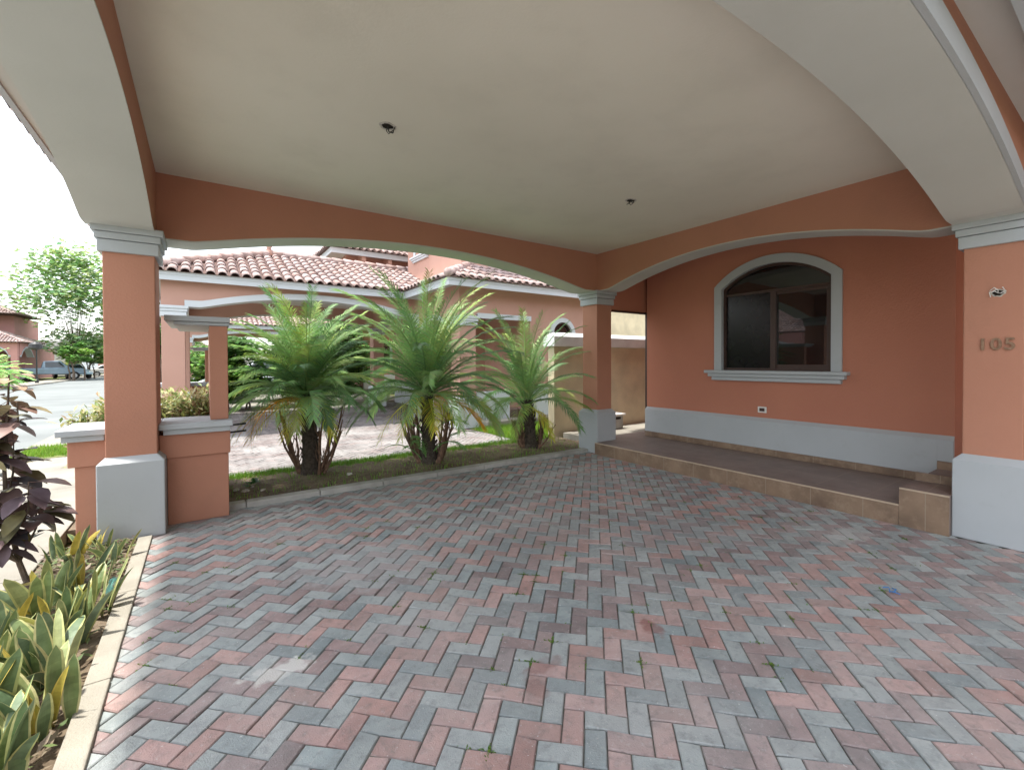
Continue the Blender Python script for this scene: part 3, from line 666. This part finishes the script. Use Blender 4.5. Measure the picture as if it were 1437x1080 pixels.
# basal green suckers of the middle palm
P2=[o for o in bpy.data.objects if o.name.startswith('palm_tree')][1]
rnd=random.Random(77)
for i in range(9):
    m=MB(); a=rnd.uniform(0,6.28); frond(m,Vector((math.cos(a)*.1,math.sin(a)*.1,rnd.uniform(.05,.5))),a,R(rnd.uniform(35,70)),rnd.uniform(.45,.7),R(80),rnd,(.75,.95,.8),leaf=.16,npair=24)
    lpart(m,'sucker_frond',PALMG,P2)
def leafcloud(m,cen,rad,n,size,rnd,cols,flat=.6,shell=.35,elong=1.6):
    for i in range(n):
        while True:
            d=Vector((rnd.gauss(0,1),rnd.gauss(0,1),rnd.gauss(0,1)))
            if d.length>.01: break
        d.normalize(); r=shell+(1-shell)*rnd.random()**.6
        p=Vector(cen)+Vector((d.x*rad[0],d.y*rad[1],d.z*rad[2]))*r
        s=size*rnd.uniform(.6,1.3); a=rnd.uniform(0,6.28); u=Vector((math.cos(a),math.sin(a),rnd.uniform(-flat,flat))).normalized()
        v=u.cross(Vector((rnd.uniform(-.6,.6),rnd.uniform(-.6,.6),1)).normalized()).normalized()
        c=rnd.choice(cols); c=tuple(x*rnd.uniform(.8,1.2) for x in c)
        m.add([p-u*s*elong*.5,p+v*s*.5,p+u*s*elong*.5,p-v*s*.5],[(0,1,2,3)],c)
def tree(name,label,cat,loc,h,cr,trunk_h,seed,nclump=14,nleaf=260,lsize=.22,group=None,cols=((1,1,1),(1.3,1.2,.8),(.75,.85,.8)),tr=.12,stems=1,cz=None,cf=(.28,.5)):
    rnd=random.Random(seed); T=thing(name,label,cat,loc,0,group)
    cl=[]
    for i in range(nclump):
        a=rnd.uniform(0,6.28); r=math.sqrt(rnd.random())*.85; zz=rnd.random()
        k=math.sin(math.pi*min(.95,zz*.8+.12))
        cl.append(Vector((math.cos(a)*cr[0]*r*k,math.sin(a)*cr[1]*r*k,trunk_h+(h-trunk_h)*(.08+.85*zz))))
    m=MB()
    for s in range(stems):
        ox,oy=(0,0) if stems==1 else (rnd.uniform(-.4,.4)*cr[0],rnd.uniform(-.4,.4)*cr[1])
        fork=Vector((ox+rnd.uniform(-.1,.1),oy,trunk_h*.9))
        m.tube([(ox,oy,-.1),(ox+.02,oy,trunk_h*.5),fork],[tr*1.25,tr,tr*.8],8)
        for c in cl[s::stems]:
            mid=fork.lerp(c,.5)+Vector((0,0,.08*h)); m.tube([fork,mid,c],[tr*.5,tr*.3,tr*.08],5)
    lpart(m,'trunk',TBARK,T)
    m=MB()
    for c in cl:
        q=min(cr[0],cr[1],(h-trunk_h)/2); rr=q*rnd.uniform(*cf)
        sh=rnd.choice(cols)
        leafcloud(m,c,(rr*1.25,rr*1.25,rr*.7),nleaf,lsize,rnd,[sh,tuple(x*.85 for x in sh)])
    lpart(m,'crown',TREEG,T)
    return T
# variegated hedge behind the low wall
rnd=random.Random(3)
VC=((.42,.40,.16),(.30,.34,.11),(.20,.26,.09),(.50,.45,.24),(.34,.24,.14),(.16,.22,.07))
spots_=[(-.86,6.0),(-.55,6.15),(-.25,6.0),(-.72,6.5),(-.38,6.55),(-.10,6.45),(-.02,6.02)]
for i,(x,y) in enumerate(spots_):
    T=thing('hedge_shrub',['variegated yellow-green shrub at the street end of the hedge behind the low wall','variegated shrub behind the left pillar','variegated yellow-green shrub behind the low wall, right of the pillar','variegated shrub in the back row of the hedge, street side','variegated shrub in the back row of the hedge, middle','variegated shrub in the back row of the hedge by the post','variegated shrub just behind the cap of the low wall beside the post'][i],'shrub',(x,y,0),0,'variegated shrubs in the hedge behind the low wall')
    m=MB(); lcol=MB()
    for s in range(12):
        a=rnd.uniform(0,6.28); t=Vector((math.cos(a)*.2*rnd.random()**.5,math.sin(a)*.2*rnd.random()**.5,rnd.uniform(.88,1.10))); m.tube([(0,0,0),t*.5+Vector((0,0,.05)),t],[.012,.009,.005],5)
        for j in range(75):
            q=t*rnd.uniform(.55,1.08)+Vector((rnd.gauss(0,.05),rnd.gauss(0,.05),rnd.gauss(0,.03))); b=rnd.uniform(0,6.28); e=rnd.uniform(-.1,1.2)
            d=Vector((math.cos(b)*math.cos(e),math.sin(b)*math.cos(e),math.sin(e))); L_=rnd.uniform(.07,.13); sd=d.cross(Vector((0,0,1))).normalized()*.016
            c=rnd.choice(VC); lcol.add([q,q+d*L_*.5+sd,q+d*L_-Vector((0,0,.012)),q+d*L_*.5-sd],[(0,1,2,3)],tuple(v*1.15 for v in c))
    lpart(m,'stem',STALK,T); lpart(lcol,'foliage',SHRUB,T)
# purple-leaved shrub
T=thing('purple_shrub','upright shrub with large dark purple leaves beside the pavement at the left edge','shrub',(-.87,4.06,-.01))
rnd=random.Random(8); m=MB()
main=[Vector(p) for p in ((0,0,0),(-.07,.03,.14),(-.10,.04,.25),(-.13,.05,.42),(-.16,.07,.62),(-.17,.09,.85),(-.16,.10,1.08),(-.15,.10,1.28),(-.15,.12,1.44))]
m.tube(main,[.020,.017,.015,.013,.012,.010,.008,.006,.004],7)
br=[main]
for i in range(15):
    j=rnd.randint(2,7); q=main[j]; a=rnd.uniform(0,6.28); r=rnd.uniform(.12,.28); up=rnd.uniform(.15,.42)
    e=q+Vector((math.cos(a)*r*(.45 if math.cos(a)>0 else 1.1),math.sin(a)*r,up)); mid=q.lerp(e,.5)+Vector((math.cos(a)*.04,math.sin(a)*.04,-.02)); b=[q,mid,e]; m.tube(b,[.008,.006,.003],5); br.append(b)
lpart(m,'stem',TBARK,T)
def broadleaf(m,q,d,L_,W_,c,curl=.2,c2=None):
    up=Vector((0,0,1)); sd=d.cross(up); sd=sd.normalized() if sd.length>.05 else Vector((1,0,0)); nn=sd.cross(d).normalized()
    rows=[]
    for t,wf in ((0,.08),(.18,.7),(.42,1),(.68,.82),(.88,.4),(1,.02)):
        c0=q+d*(L_*t)-up*(curl*L_*t*t); rows.append((c0-sd*(W_*wf/2)+nn*W_*.12*wf,c0,c0+sd*(W_*wf/2)+nn*W_*.12*wf))
    vs=[p for r in rows for p in r]; fs=[]
    for i in range(5):
        for j in range(2): fs.append((i*3+j,i*3+j+1,i*3+j+4,i*3+j+3))
    m.add(vs,fs,c)
m=MB()
PC=[(.20,.14,.15),(.16,.12,.14),(.18,.12,.115),(.12,.115,.13),(.21,.13,.11),(.17,.15,.06),(.13,.12,.06)]
for b in br:
    n=40 if b is main else 13
    for i in range(n):
        t=rnd.uniform(.30 if b is main else .25,1.0); f=t*(len(b)-1); j=min(len(b)-2,int(f)); q=b[j].lerp(b[j+1],f-j)
        if q.z<.36: continue
        a=rnd.uniform(0,6.28); e=rnd.uniform(-.7,.35); d=Vector((math.cos(a)*math.cos(e),math.sin(a)*math.cos(e),math.sin(e)))
        c=rnd.choice(PC); 
        if q.z>1.2: c=rnd.choice([(.30,.20,.12),(.22,.13,.10),(.26,.21,.10)])
        g=rnd.uniform(.8,1.4); L_=rnd.uniform(.10,.18)*(.75 if q.z>1.2 else 1)
        m.tube([q,q+d*.035],.0022,4,(.2,.1,.08)); broadleaf(m,q+d*.035,d,L_,L_*rnd.uniform(.62,.8),tuple(v*g for v in c),curl=rnd.uniform(.1,.5))
lpart(m,'foliage',PURP,T,smooth=True)
# snake plants in the bed
def snake(loc,seed,n,hmin,hmax,label,spread=.10,yel=.16):
    rnd=random.Random(seed); S=thing('snake_plant',label,'plant',loc,0,'variegated snake plants in the bed by the kerb')
    for i in range(n):
        m=MB(); a=rnd.uniform(0,6.28); r0=rnd.uniform(0,spread); out=rnd.uniform(.1,.75) if rnd.random()<.75 else rnd.uniform(.8,1.25)
        L_=rnd.uniform(hmin,hmax); W_=L_*rnd.uniform(.17,.25); base=Vector((math.cos(a)*r0,math.sin(a)*r0,0)); az=a+rnd.uniform(-.5,.5); tw=rnd.uniform(-1.2,1.2)
        if math.cos(az)>.3: out*=.45
        face=az+rnd.uniform(-1.3,1.3); k=rnd.random()
        gm=rnd.choice([(.21,.28,.11),(.16,.23,.11),(.27,.31,.12),(.13,.20,.11),(.18,.25,.15),(.30,.33,.15)]); ye=rnd.choice([(.55,.55,.24),(.62,.58,.30),(.48,.50,.20)])
        if k<yel: gm=(.50,.40,.08);ye=(.70,.52,.12)
        elif k<yel*1.6: gm=(.28,.28,.07)
        rows=[];nr=9; us=(-1,-.74,-.3,0,.3,.74,1)
        for j in range(nr+1):
            t=j/nr; e=math.pi/2-out*(.35+.65*t); c=base+Vector((math.cos(az)*math.cos(e),math.sin(az)*math.cos(e),math.sin(e)))*(L_*t)
            wf=min(1,.45+t*1.4)*math.sqrt(max(0,1-t**3.2)); sdir=Vector((-math.sin(face+tw*t),math.cos(face+tw*t),0)); nn=Vector((math.cos(face+tw*t),math.sin(face+tw*t),.2))
            rows.append([c+sdir*(W_/2*wf*u)+nn*(W_*.22*wf*u*u*(1.3-t)) for u in us])
        vs=[p for r in rows for p in r]; nu=len(us)
        for j in range(nr):
            for q in range(nu-1):
                fi=(j*nu+q,j*nu+q+1,(j+1)*nu+q+1,(j+1)*nu+q); edge=q in(0,nu-2)
                band=1.0 if edge else 1.0+.10*math.sin(j*2.1+i); cc=ye if edge else tuple(v*band for v in gm)
                m.add([vs[z] for z in fi],[(0,1,2,3)],cc)
        o=lpart(m,'leaf',SNAKE,S,smooth=True)
        if k<yel: o['label']='yellowing leaf'
        bm=o.data; 
    return S
SP=[((-.64,2.30),15,.25,.38),((-.56,2.62),13,.23,.35),((-.80,2.72),15,.25,.38),((-.60,2.98),14,.23,.35),((-.84,3.08),14,.24,.35),((-.64,3.34),14,.23,.35),((-.88,3.42),12,.24,.34),((-.58,3.62),11,.24,.36),((-.80,3.78),13,.24,.36),((-.68,4.02),10,.22,.34),((-.60,4.50),9,.16,.25),((-.86,4.72),10,.16,.27),((-.74,4.86),6,.12,.2)]
SL=['snake plant in the very corner, nearest the camera','snake plant against the kerb in the bottom left corner','snake plant with tall broad leaves, second from the corner','snake plant leaning over the kerb, a yellow leaf among its leaves','snake plant at the left picture edge beside the pavement','dense snake plant in the middle of the bed by the kerb','snake plant on the pavement side of the bed below the purple shrub','snake plant by the kerb next to the teal netting','snake plant in front of the foot of the purple shrub','last tall snake plant before the small rosettes','small snake plant rosette by the kerb in front of the grey plinth','small snake plant rosette at the foot of the low wall','tiniest snake plant rosette between plinth and low wall']
for i,((x,y),n,a,b) in enumerate(SP): snake((x,y,-.012),100+i,n,a,b,SL[i])
# ground cover between the rosettes
rnd=random.Random(21); m=MB()
for i in range(1500):
    x,y=rnd.uniform(-1.0,-.48),rnd.uniform(2.0,4.9)
    if rnd.random()<.4: y=rnd.uniform(4.1,4.9)
    a=rnd.uniform(0,6.28); s=rnd.uniform(.012,.035); z=rnd.uniform(0,.05); d=Vector((math.cos(a),math.sin(a),rnd.uniform(-.1,.6)))*s; sd=Vector((-math.sin(a),math.cos(a),0))*s*.4
    c=rnd.choice([(.18,.24,.09),(.24,.19,.12),(.30,.24,.17),(.13,.19,.08),(.16,.11,.08)]); p=Vector((x,y,z))
    m.add([p-d,p+sd,p+d,p-sd],[(0,1,2,3)],c)
m.build('ground_cover',SHRUB,kind='stuff',label='low weeds and dry litter between the snake plants')
# grass along the neighbour's edge of the strip, lawn patches
rnd=random.Random(9); m=MB()
def blade(x,y,z,h,c):
    a=rnd.uniform(0,6.28); l=rnd.uniform(0,.6)*h; w_=.004+.002*rnd.random(); sx,sy=-math.sin(a)*w_,math.cos(a)*w_
    m.add([(x-sx,y-sy,z),(x+sx,y+sy,z),(x+math.cos(a)*l,y+math.sin(a)*l,z+h)],[(0,1,2)],c)
for i in range(15000):
    x=rnd.uniform(-.3,5.5); k=rnd.random(); y=6.80-abs(rnd.gauss(0,.13)); 
    if k<.30: y=rnd.uniform(5.55,6.8)
    if y<5.55: continue
    blade(x,y,.02,rnd.uniform(.03,.09),(rnd.uniform(.8,1.4),rnd.uniform(.9,1.2),.8))
for i in range(16000):
    blade(rnd.uniform(4.9,7.2),rnd.uniform(6.9,8.6),.0,rnd.uniform(.05,.13),(rnd.uniform(.9,1.5),rnd.uniform(.9,1.2),.7))
for i in range(5000):
    blade(rnd.uniform(-2.5,-1.2),rnd.uniform(10.1,11.3),.0,rnd.uniform(.04,.10),(rnd.uniform(.9,1.5),rnd.uniform(.9,1.2),.7))
m.build('grass',GRASSM,kind='stuff',label='short green grass along the far edge of the palm strip')
m=MB(); m.box(4.95,9.3,6.9,8.88,-.03,-.004); m.box(-2.55,-1.1,10.0,11.4,0.001,.006); struct(m.build('lawn',GRASSG))
# moss tufts in paver joints
rnd=random.Random(31); m=MB(); c7=math.sqrt(.5)
for i in range(620):
    a=-.22+.09*rnd.randint(-45,45); b=2.02+.09*rnd.randint(-28,50); x=(a+b)*c7; y=(b-a)*c7
    if not(-.3<x<5 and .9<y<4.2): continue
    for j in range(rnd.choice((3,5,8,14,30,45))):
        t=rnd.gauss(0,.022); ax=rnd.random()<.5; aa,bb=(a+t,b+rnd.gauss(0,.003)) if ax else (a+rnd.gauss(0,.003),b+t)
        X,Y=(aa+bb)*c7,(bb-aa)*c7; an=rnd.uniform(0,6.28); s=rnd.uniform(.003,.008); d=Vector((math.cos(an),math.sin(an),.5))*s; sd=Vector((-math.sin(an),math.cos(an),0))*s*.5; p=Vector((X,Y,.002))
        m.add([p-d,p+sd,p+d,p-sd],[(0,1,2,3)],(rnd.uniform(.5,.9),rnd.uniform(.5,.75),.6))
m.build('moss',GRASSM,kind='stuff',label='green moss tufts growing in the joints of the paving')
rnd=random.Random(44); m=MB()
for i in range(900):
    x,y=rnd.uniform(-.2,5.4),rnd.uniform(5.53,6.75); a=rnd.uniform(0,6.28); l=rnd.uniform(.01,.05); d=Vector((math.cos(a),math.sin(a),rnd.uniform(-.15,.25)))*l; sd=Vector((-math.sin(a),math.cos(a),0))*rnd.uniform(.002,.006); p=Vector((x,y,.055))
    m.add([p-d,p+sd,p+d,p-sd],[(0,1,2,3)],rnd.choice([(.30,.22,.13),(.22,.15,.10),(.36,.30,.20),(.16,.20,.07)]))
m.build('leaf_litter',SHRUB,kind='stuff',label='dry leaf litter scattered on the soil under the palms')
# ---------------------------------------------------------------- small things lying about
m=MB(); rnd=random.Random(2)
BLUE=mat('blue_plastic',(.05,.22,.55),rough=.4)
for i in range(4):
    a=rnd.uniform(0,6.28); p=Vector((3.64+rnd.uniform(-.02,.02),.975+rnd.uniform(-.015,.015),.006)); m.tube([p,p+Vector((math.cos(a)*.02,math.sin(a)*.02,.012)),p+Vector((math.cos(a+.8)*.04,math.sin(a+.8)*.04,.003))],[.004,.003,.003],5)
tag(m.build('plastic_scrap',BLUE),'tiny scrap of blue plastic lying on the pavers','litter')
TEAL=mat('teal_netting',(.10,.28,.25),(.07,.2,.18),rough=.7,scale=30)
m=MB()
for i in range(14):
    m.tube([(-.53+i*.0035,3.78,.03),(-.535+i*.004,3.9,.05+.01*math.sin(i)),(-.53+i*.003,4.05,.03)],.0016,4)
    m.tube([(-.535,3.78+i*.019,.035),(-.51,3.78+i*.019,.05),(-.478,3.785+i*.019,.036)],.0016,4)
tag(m.build('netting',TEAL),'strip of teal plastic netting lying in the bed against the kerb','netting')
m=MB(); rnd=random.Random(12)
def rock(m,c,r,rnd):
    n=8; vs=[];fs=[]
    for i in range(5):
        ph=math.pi*i/4
        for k in range(n): t=6.283*k/n; q=r*rnd.uniform(.8,1.15); vs.append((c[0]+math.sin(ph)*math.cos(t)*q,c[1]+math.sin(ph)*math.sin(t)*q,c[2]+math.cos(ph)*q*.6))
    for i in range(4):
        for k in range(n): fs.append((i*n+k,(i+1)*n+k,(i+1)*n+(k+1)%n,i*n+(k+1)%n))
    m.add(vs,fs)
for k,(x,y,r) in enumerate(((.38,5.83,.05),(.55,5.78,.035),(.30,5.95,.04),(1.55,5.95,.04),(.46,5.98,.03))):
    m=MB(); rock(m,(x,y,.05),r,rnd); tag(m.build('stone',PLASTER,smooth=False),['pale stone on the soil next to the low wall','smaller pale stone just right of the weed','pale stone behind the first, beside the low wall','white stone right of the first palm foot','smallest stone in front of the weed'][k],'stone','pale stones on the palm strip')
Wd=thing('weed','small dark green weed growing from the soil near the low wall','weed',(.47,6.1,.04)); m=MB(); rnd=random.Random(14)
for i in range(26):
    a=rnd.uniform(0,6.28); e=rnd.uniform(.2,1.3); d=Vector((math.cos(a)*math.cos(e),math.sin(a)*math.cos(e),math.sin(e))); broadleaf(m,d*.05,d,rnd.uniform(.05,.09),.04,(.35,.6,.45),curl=.3)
lpart(m,'foliage',TREEG,Wd)
Rl=thing('metal_rail','two short black metal bars sticking out of the post side above the soil','rail',(.2,5.9,.76)); m=MB()
for z in (.80,.72): m.tube([(.2,5.9,z),(.40,5.93,z+.008)],.011,6)
m.tube([(.235,5.905,.70),(.235,5.905,.83)],.009,6); lpart_o=m.build('rail',BLACK,Rl)
# ---------------------------------------------------------------- vehicles
PAINTW=mat('pale_car_paint',(.62,.68,.72),rough=.25,spec=.6); PAINTB=mat('blue_grey_car_paint',(.20,.28,.36),rough=.25,spec=.6); PAINTS=mat('sky_blue_car_paint',(.38,.52,.58),rough=.25,spec=.6); PAINTX=mat('white_car_paint',(.75,.75,.75),rough=.25,spec=.6)
RUB=mat('tyre_rubber',(.02,.02,.02),rough=.8); RIM=mat('alloy_rim',(.5,.5,.52),rough=.3,metal=.8); RED=mat('tail_lamp_red',(.5,.02,.02),rough=.2); LAMP=mat('head_lamp',(.8,.8,.78),rough=.1); CGL=mat('car_glass',(.03,.04,.045),rough=.05,spec=.8)
def car(loc,rz,paint,label,kind='suv'):
    c=thing('parked_car' if kind!='pickup' else 'pickup_truck',label,'car' if kind!='pickup' else 'pickup',loc,rz)
    # side profile, x forward; lower body and cabin as lofted shells
    prof={'suv':[(-2.1,.45),(-2.15,.75),(-2.05,1.0),(1.0,1.0),(1.75,.93),(2.1,.8),(2.15,.45)],
          'sedan':[(-2.1,.4),(-2.15,.7),(-2.05,.92),(-1.5,.95),(1.0,.92),(1.85,.8),(2.1,.65),(2.12,.4)],
          'pickup':[(-2.6,.55),(-2.62,.8),(-2.6,1.08),(1.2,1.1),(2.3,1.02),(2.5,.9),(2.52,.5)]}[kind]
    cab={'suv':[(-2.0,1.0),(-1.85,1.5),(-1.5,1.62),(.2,1.62),(.95,1.02)],'sedan':[(-1.6,.94),(-1.0,1.38),(.1,1.42),(.95,.93)],'pickup':[(-.5,1.09),(-.35,1.72),(.7,1.76),(1.4,1.1)]}[kind]
    W_=.88 if kind!='pickup' else .93
    def loft(prof,w0,w1,zt):
        m=MB(); n=len(prof); vs=[]
        zlo=min(p[1] for p in prof); zhi=max(p[1] for p in prof)
        for sg in (-1,1):
            for x,z in prof:
                f=(z-zlo)/(zhi-zlo+1e-6); vs.append((x*(1-.0*f),sg*(w0+(w1-w0)*f),z))
        m.add(vs,[tuple(range(n)),tuple(range(n,2*n))[::-1]]+[(i,n+i,n+(i+1)%n,(i+1)%n) for i in range(n)]); return m
    b=loft(prof,W_*.97,W_,0); body=lpart(b,'body',paint,c,bevel=.07)
    lpart(loft(cab,W_*.93,W_*.72,0),'cabin',paint,c,bevel=.06)
    g=MB(); zl=cab[0][1]+.06; zh=max(p[1] for p in cab)-.1
    cx=[p[0] for p in cab]; x0,x1=cx[0]+.28,cx[-1]-.30; xa,xb=cab[1][0]+.12,cab[-2][0]+.0
    def yat(z): f=(z-cab[0][1])/(zh+.1-cab[0][1]); return W_*.93+(W_*.72-W_*.93)*f+.006
    for sg in (-1,1): g.face([(x0,sg*yat(zl),zl),(x1,sg*yat(zl),zl),(xb,sg*yat(zh),zh),(xa,sg*yat(zh),zh)][::sg])
    for (p,q,dx_) in ((cab[-1],cab[-2],.012),(cab[0],cab[1],-.012)):
        a_=Vector((p[0],0,p[1])).lerp(Vector((q[0],0,q[1])),.14); b_=Vector((p[0],0,p[1])).lerp(Vector((q[0],0,q[1])),.86)
        g.face([(a_.x+dx_*2,-.68,a_.z+.01),(a_.x+dx_*2,.68,a_.z+.01),(b_.x+dx_*2,.56,b_.z+.01),(b_.x+dx_*2,-.56,b_.z+.01)])
    lpart(g,'window',CGL,c)
    wb=1.35 if kind!='pickup' else 1.65; wr=.33 if kind!='pickup' else .38
    for sx in (-1,1):
        for sy in (-1,1):
            m=MB(); y=sy*(W_-.1); m.tube([(sx*wb,y-.11,wr),(sx*wb,y+.11+.03*sy,wr)],wr,20); wh=lpart(m,'wheel',RUB,c)
            m=MB(); m.tube([(sx*wb,y+sy*.10,wr),(sx*wb,y+sy*.155,wr)],wr*.6,14); r_=lpart(m,'rim',RIM,wh)
    for sy in (-1,1):
        m=MB(); x=prof[-2][0]; m.box(x-.10,x+.015,sy*.70-.16,sy*.70+.16,.62,.78); lpart(m,'headlight',LAMP,c)
        m=MB(); x=prof[1][0]; m.box(x-.012,x+.08,sy*.74-.1,sy*.74+.1,.74,.98); lpart(m,'tail_light',RED,c)
    return c
car((1.9,20.3,-.02),R(178),PAINTW,'pale silver car standing on the drive beyond the next carport','suv')
car((-11.7,58.5,0),R(8),PAINTB,'blue-grey pickup parked across the street with its tail to the road','pickup')
car((-10.9,62.5,0),R(-60),PAINTS,'light blue car parked behind the pickup','sedan')
car((-9.2,73.0,-.1),R(10),PAINTX,'white car at the far end of the street','sedan')
# ---------------------------------------------------------------- street and far things
PT=tree
PT('street_tree','tall feathery tree over the street, haze painted into its pale green crown','tree',(-10.6,63,0),13.2,(6.0,5.0),1.6,51,nclump=72,nleaf=105,lsize=.32,tr=.055,cols=((2.4,2.0,2.4),(2.8,2.3,2.2),(1.9,1.8,2.3)))  # leaf colours lightened to stand in for haze and glare
for i,(x,y,h,s,l) in enumerate(((-9.6,57.0,3.4,61,'nearest of the thin multi-stemmed street trees by the parked cars'),(-9.4,63,3.8,62,'second thin multi-stemmed street tree past the light blue car'),(-9.0,70,4.0,63,'last thin street tree in front of the far brick-red roof'))):
    tree('small_street_tree',l,'tree',(x,y,0),h,(1.5,1.5),1.3,s,nclump=10,nleaf=160,lsize=.2,tr=.06,stems=4,group='small trees along the far pavement',cols=((1.6,1.6,.9),(1.2,1.4,.9)))
for i,(x,y,h,r_,s,l) in enumerate(((-1.9,31,5.2,1.5,71,'slender tree on the near pavement, seen between the left pillar and the next house'),(-1.8,42,6.5,2.0,72,'bigger tree farther along the near pavement'),(-2.0,55,6.5,2.2,73,'farthest tree on the near pavement'))):
    tree('pavement_tree',l,'tree',(x,y,0),h,(r_,r_),1.9,s,nclump=14,nleaf=200,lsize=.2,tr=.07,stems=3,group='trees on the near pavement',cols=((1.3,1.4,.9),(1,1.1,.9)))
for i,(x,y,h,r_,s,l) in enumerate(((1.0,17.2,2.3,.9,81,'leafy bush left of the pale car beyond the next carport'),(2.9,17.4,2.6,1.0,82,'leafy bush right of the pale car beyond the next carport'),(4.3,18.0,2.6,1.1,83,'large bush beyond the right end of the next carport'),(0.1,22.8,2.5,1.0,84,'bush behind the pale car by the farther carport'),(5.6,22.5,3.4,1.4,85,'tall dark bush at the wall of the farther house'))):
    tree('garden_bush',l,'bush',(x,y,0),h,(r_,r_*.7),.25,s,nclump=16,nleaf=420,lsize=.13,cf=(.6,1.0),tr=.03,stems=3,group='bushes beyond the next carport',cols=((1.3,1.4,.7),(.9,1.1,.7),(.6,.8,.6)))
# spiky round bush
T=thing('spiky_bush','round bright green spiky bush at the left edge across the street','bush',(-11.4,41.5,0)); rnd=random.Random(17); m=MB()
for i in range(230):
    a=rnd.uniform(0,6.28); e=R(rnd.uniform(5,85)); frond(m,(0,0,.5),a,e,rnd.uniform(1.6,2.5),R(60),rnd,tuple(v*rnd.uniform(1.0,1.6) for v in (1,1.1,.8)),leaf=.4,npair=14,w=.035)
lpart(m,'foliage',PALMG,T)
# lamp post
T=thing('lamp_post','short black lamp post with hooded lantern on the far pavement','lamp',(-10.6,49.5,0)); m=MB(); m.tube([(0,0,0),(0,0,.25),(0,0,.3),(0,0,2.6)],[.12,.1,.05,.045],10); m.tube([(0,0,2.6),(.3,.02,2.85),(.55,.03,2.8)],[.04,.035,.03],6); lpart(m,'post',BLACK,T)
m=MB(); m.tube([(-.05,0,2.55),(-.05,0,2.7),(-.05,0,3.0),(-.05,0,3.2)],[.16,.42,.36,.06],12); lpart(m,'lantern',BLACK,T)
# house across the street
FH=thing('far_house','two-storey pink house with grey tiled roofs and arched porch across the street','house',(-16,58,0))
FPINK=mat('far_pink_paint',(.50,.26,.24),rough=.85,scale=1); 
m=MB(); m.box(-26,-13.6,60,70,0,3.1); m.box(-26,-14.6,61.5,69,3.1,6.0); m.build('wall',FPINK,FH)
beam(FH,'y',-15.4,-13.4,55.4,55.8,mo=FPINK,sh=(.12,.12),z0=2.1,zr=2.9,ztop=3.3,outer=-1,name='porch_arch')
beam(FH,'x',56.0,60.0,-13.4,-13.0,mo=FPINK,sh=(.3,.3),z0=2.1,zr=2.9,ztop=3.3,outer=1,name='porch_arch')
for a,b in ((-15.8,-15.4),(-13.4,-13.0)): m=MB(); m.box(a,b,55.4,55.8,0,3.3); m.build('porch_pillar',FPINK,FH)
m=MB(); m.box(-20.0,-15.8,55.4,55.8,0,3.3); m.build('porch_wall',FPINK,FH)
hip_roof(FH,-20.4,-12.5,55.0,61,3.32,pitch=24,name='porch_roof',sides='SE'); hip_roof(FH,-24,-13.8,58.5,66,6.0,pitch=24,name='upper_roof',sides='SE'); hip_roof(FH,-30,-20,60.5,70,7.4,pitch=24,name='top_roof',sides='SE')
m=MB(); m.box(-28,-18.9,61.3,69,6.0,7.4); m.build('tower_wall',FPINK,FH)
for x in (-12.6,-12.0):
    pass
OH=thing('opposite_house','pink house with tiled roofs across the street, mirrored in the arched window','house',(-17,13,0))
m=MB(); m.box(-27,-17,4,21,0,3.1); m.box(-27,-18.5,7,12.5,3.1,6.2); m.build('wall',FPINK,OH)
eaves(OH,-27.5,-16.4,3.4,21.6,-27,-17,4,21,z0=3.0,z1=3.2,zs=3.12,sides='SEN'); hip_roof(OH,-27.6,-16.3,3.3,21.7,3.22,pitch=23,sides='SE')
eaves(OH,-27.5,-17.9,6.4,13.1,-27,-18.5,7,12.5,z0=6.1,z1=6.3,zs=6.22,sides='SEN'); hip_roof(OH,-27.6,-17.8,6.3,13.2,6.32,pitch=23,sides='SE',name='upper_roof')
beam(OH,'x',12,18,-15.4,-15.0,outer=1,mo=FPINK,z0=2.4,zr=2.8,ztop=3.1)
for y in (11.6,18.0):
    m=MB(); m.box(-15.4,-15.0,y,y+.4,0,3.1); m.build('pillar',FPINK,OH)
m=MB(); m.box(-17,-15.0,11.6,18.4,3.102,3.2); m.build('porch_roof',TBASE,OH)
for y in (5.2,8.4,19):
    m=MB(); m.box(-16.999,-16.95,y,y+1.3,1.0,2.2); m.build('window',DARK,OH)
FW=thing('far_white_house','white and lime green house wall behind the parked cars','house',(-15,75,0)); m=MB(); m.box(-18,-12.0,74,84,0,4.2); m.build('wall',WCAP,FW)
LIME=mat('lime_paint',(.5,.6,.15),rough=.8); m=MB(); m.box(-13.4,-12.4,73.93,73.99,0,3.6); m.build('green_panel',LIME,FW); m=MB(); m.box(-17,-15.4,73.93,73.99,.9,3.0); m.build('window',DARK,FW)
FR=thing('far_red_house','house with brick-red roof at the bend of the street','house',(-9,95,0)); m=MB(); m.box(-16,2,96,106,0,3.4); m.build('wall',FPINK,FR); hip_roof(FR,-17,3,95,107,3.42,pitch=30,name='roof',sides='S',cap=False)
m=MB(); m.box(-17,3,94.93,94.99,3.2,3.5); m.build('fascia',WHITE,FR)
m=MB(); m.box(-13,-9,95.9,95.99,.8,2.6); m.box(-7,-4,95.9,95.99,0,2.6); m.build('window',DARK,FR)
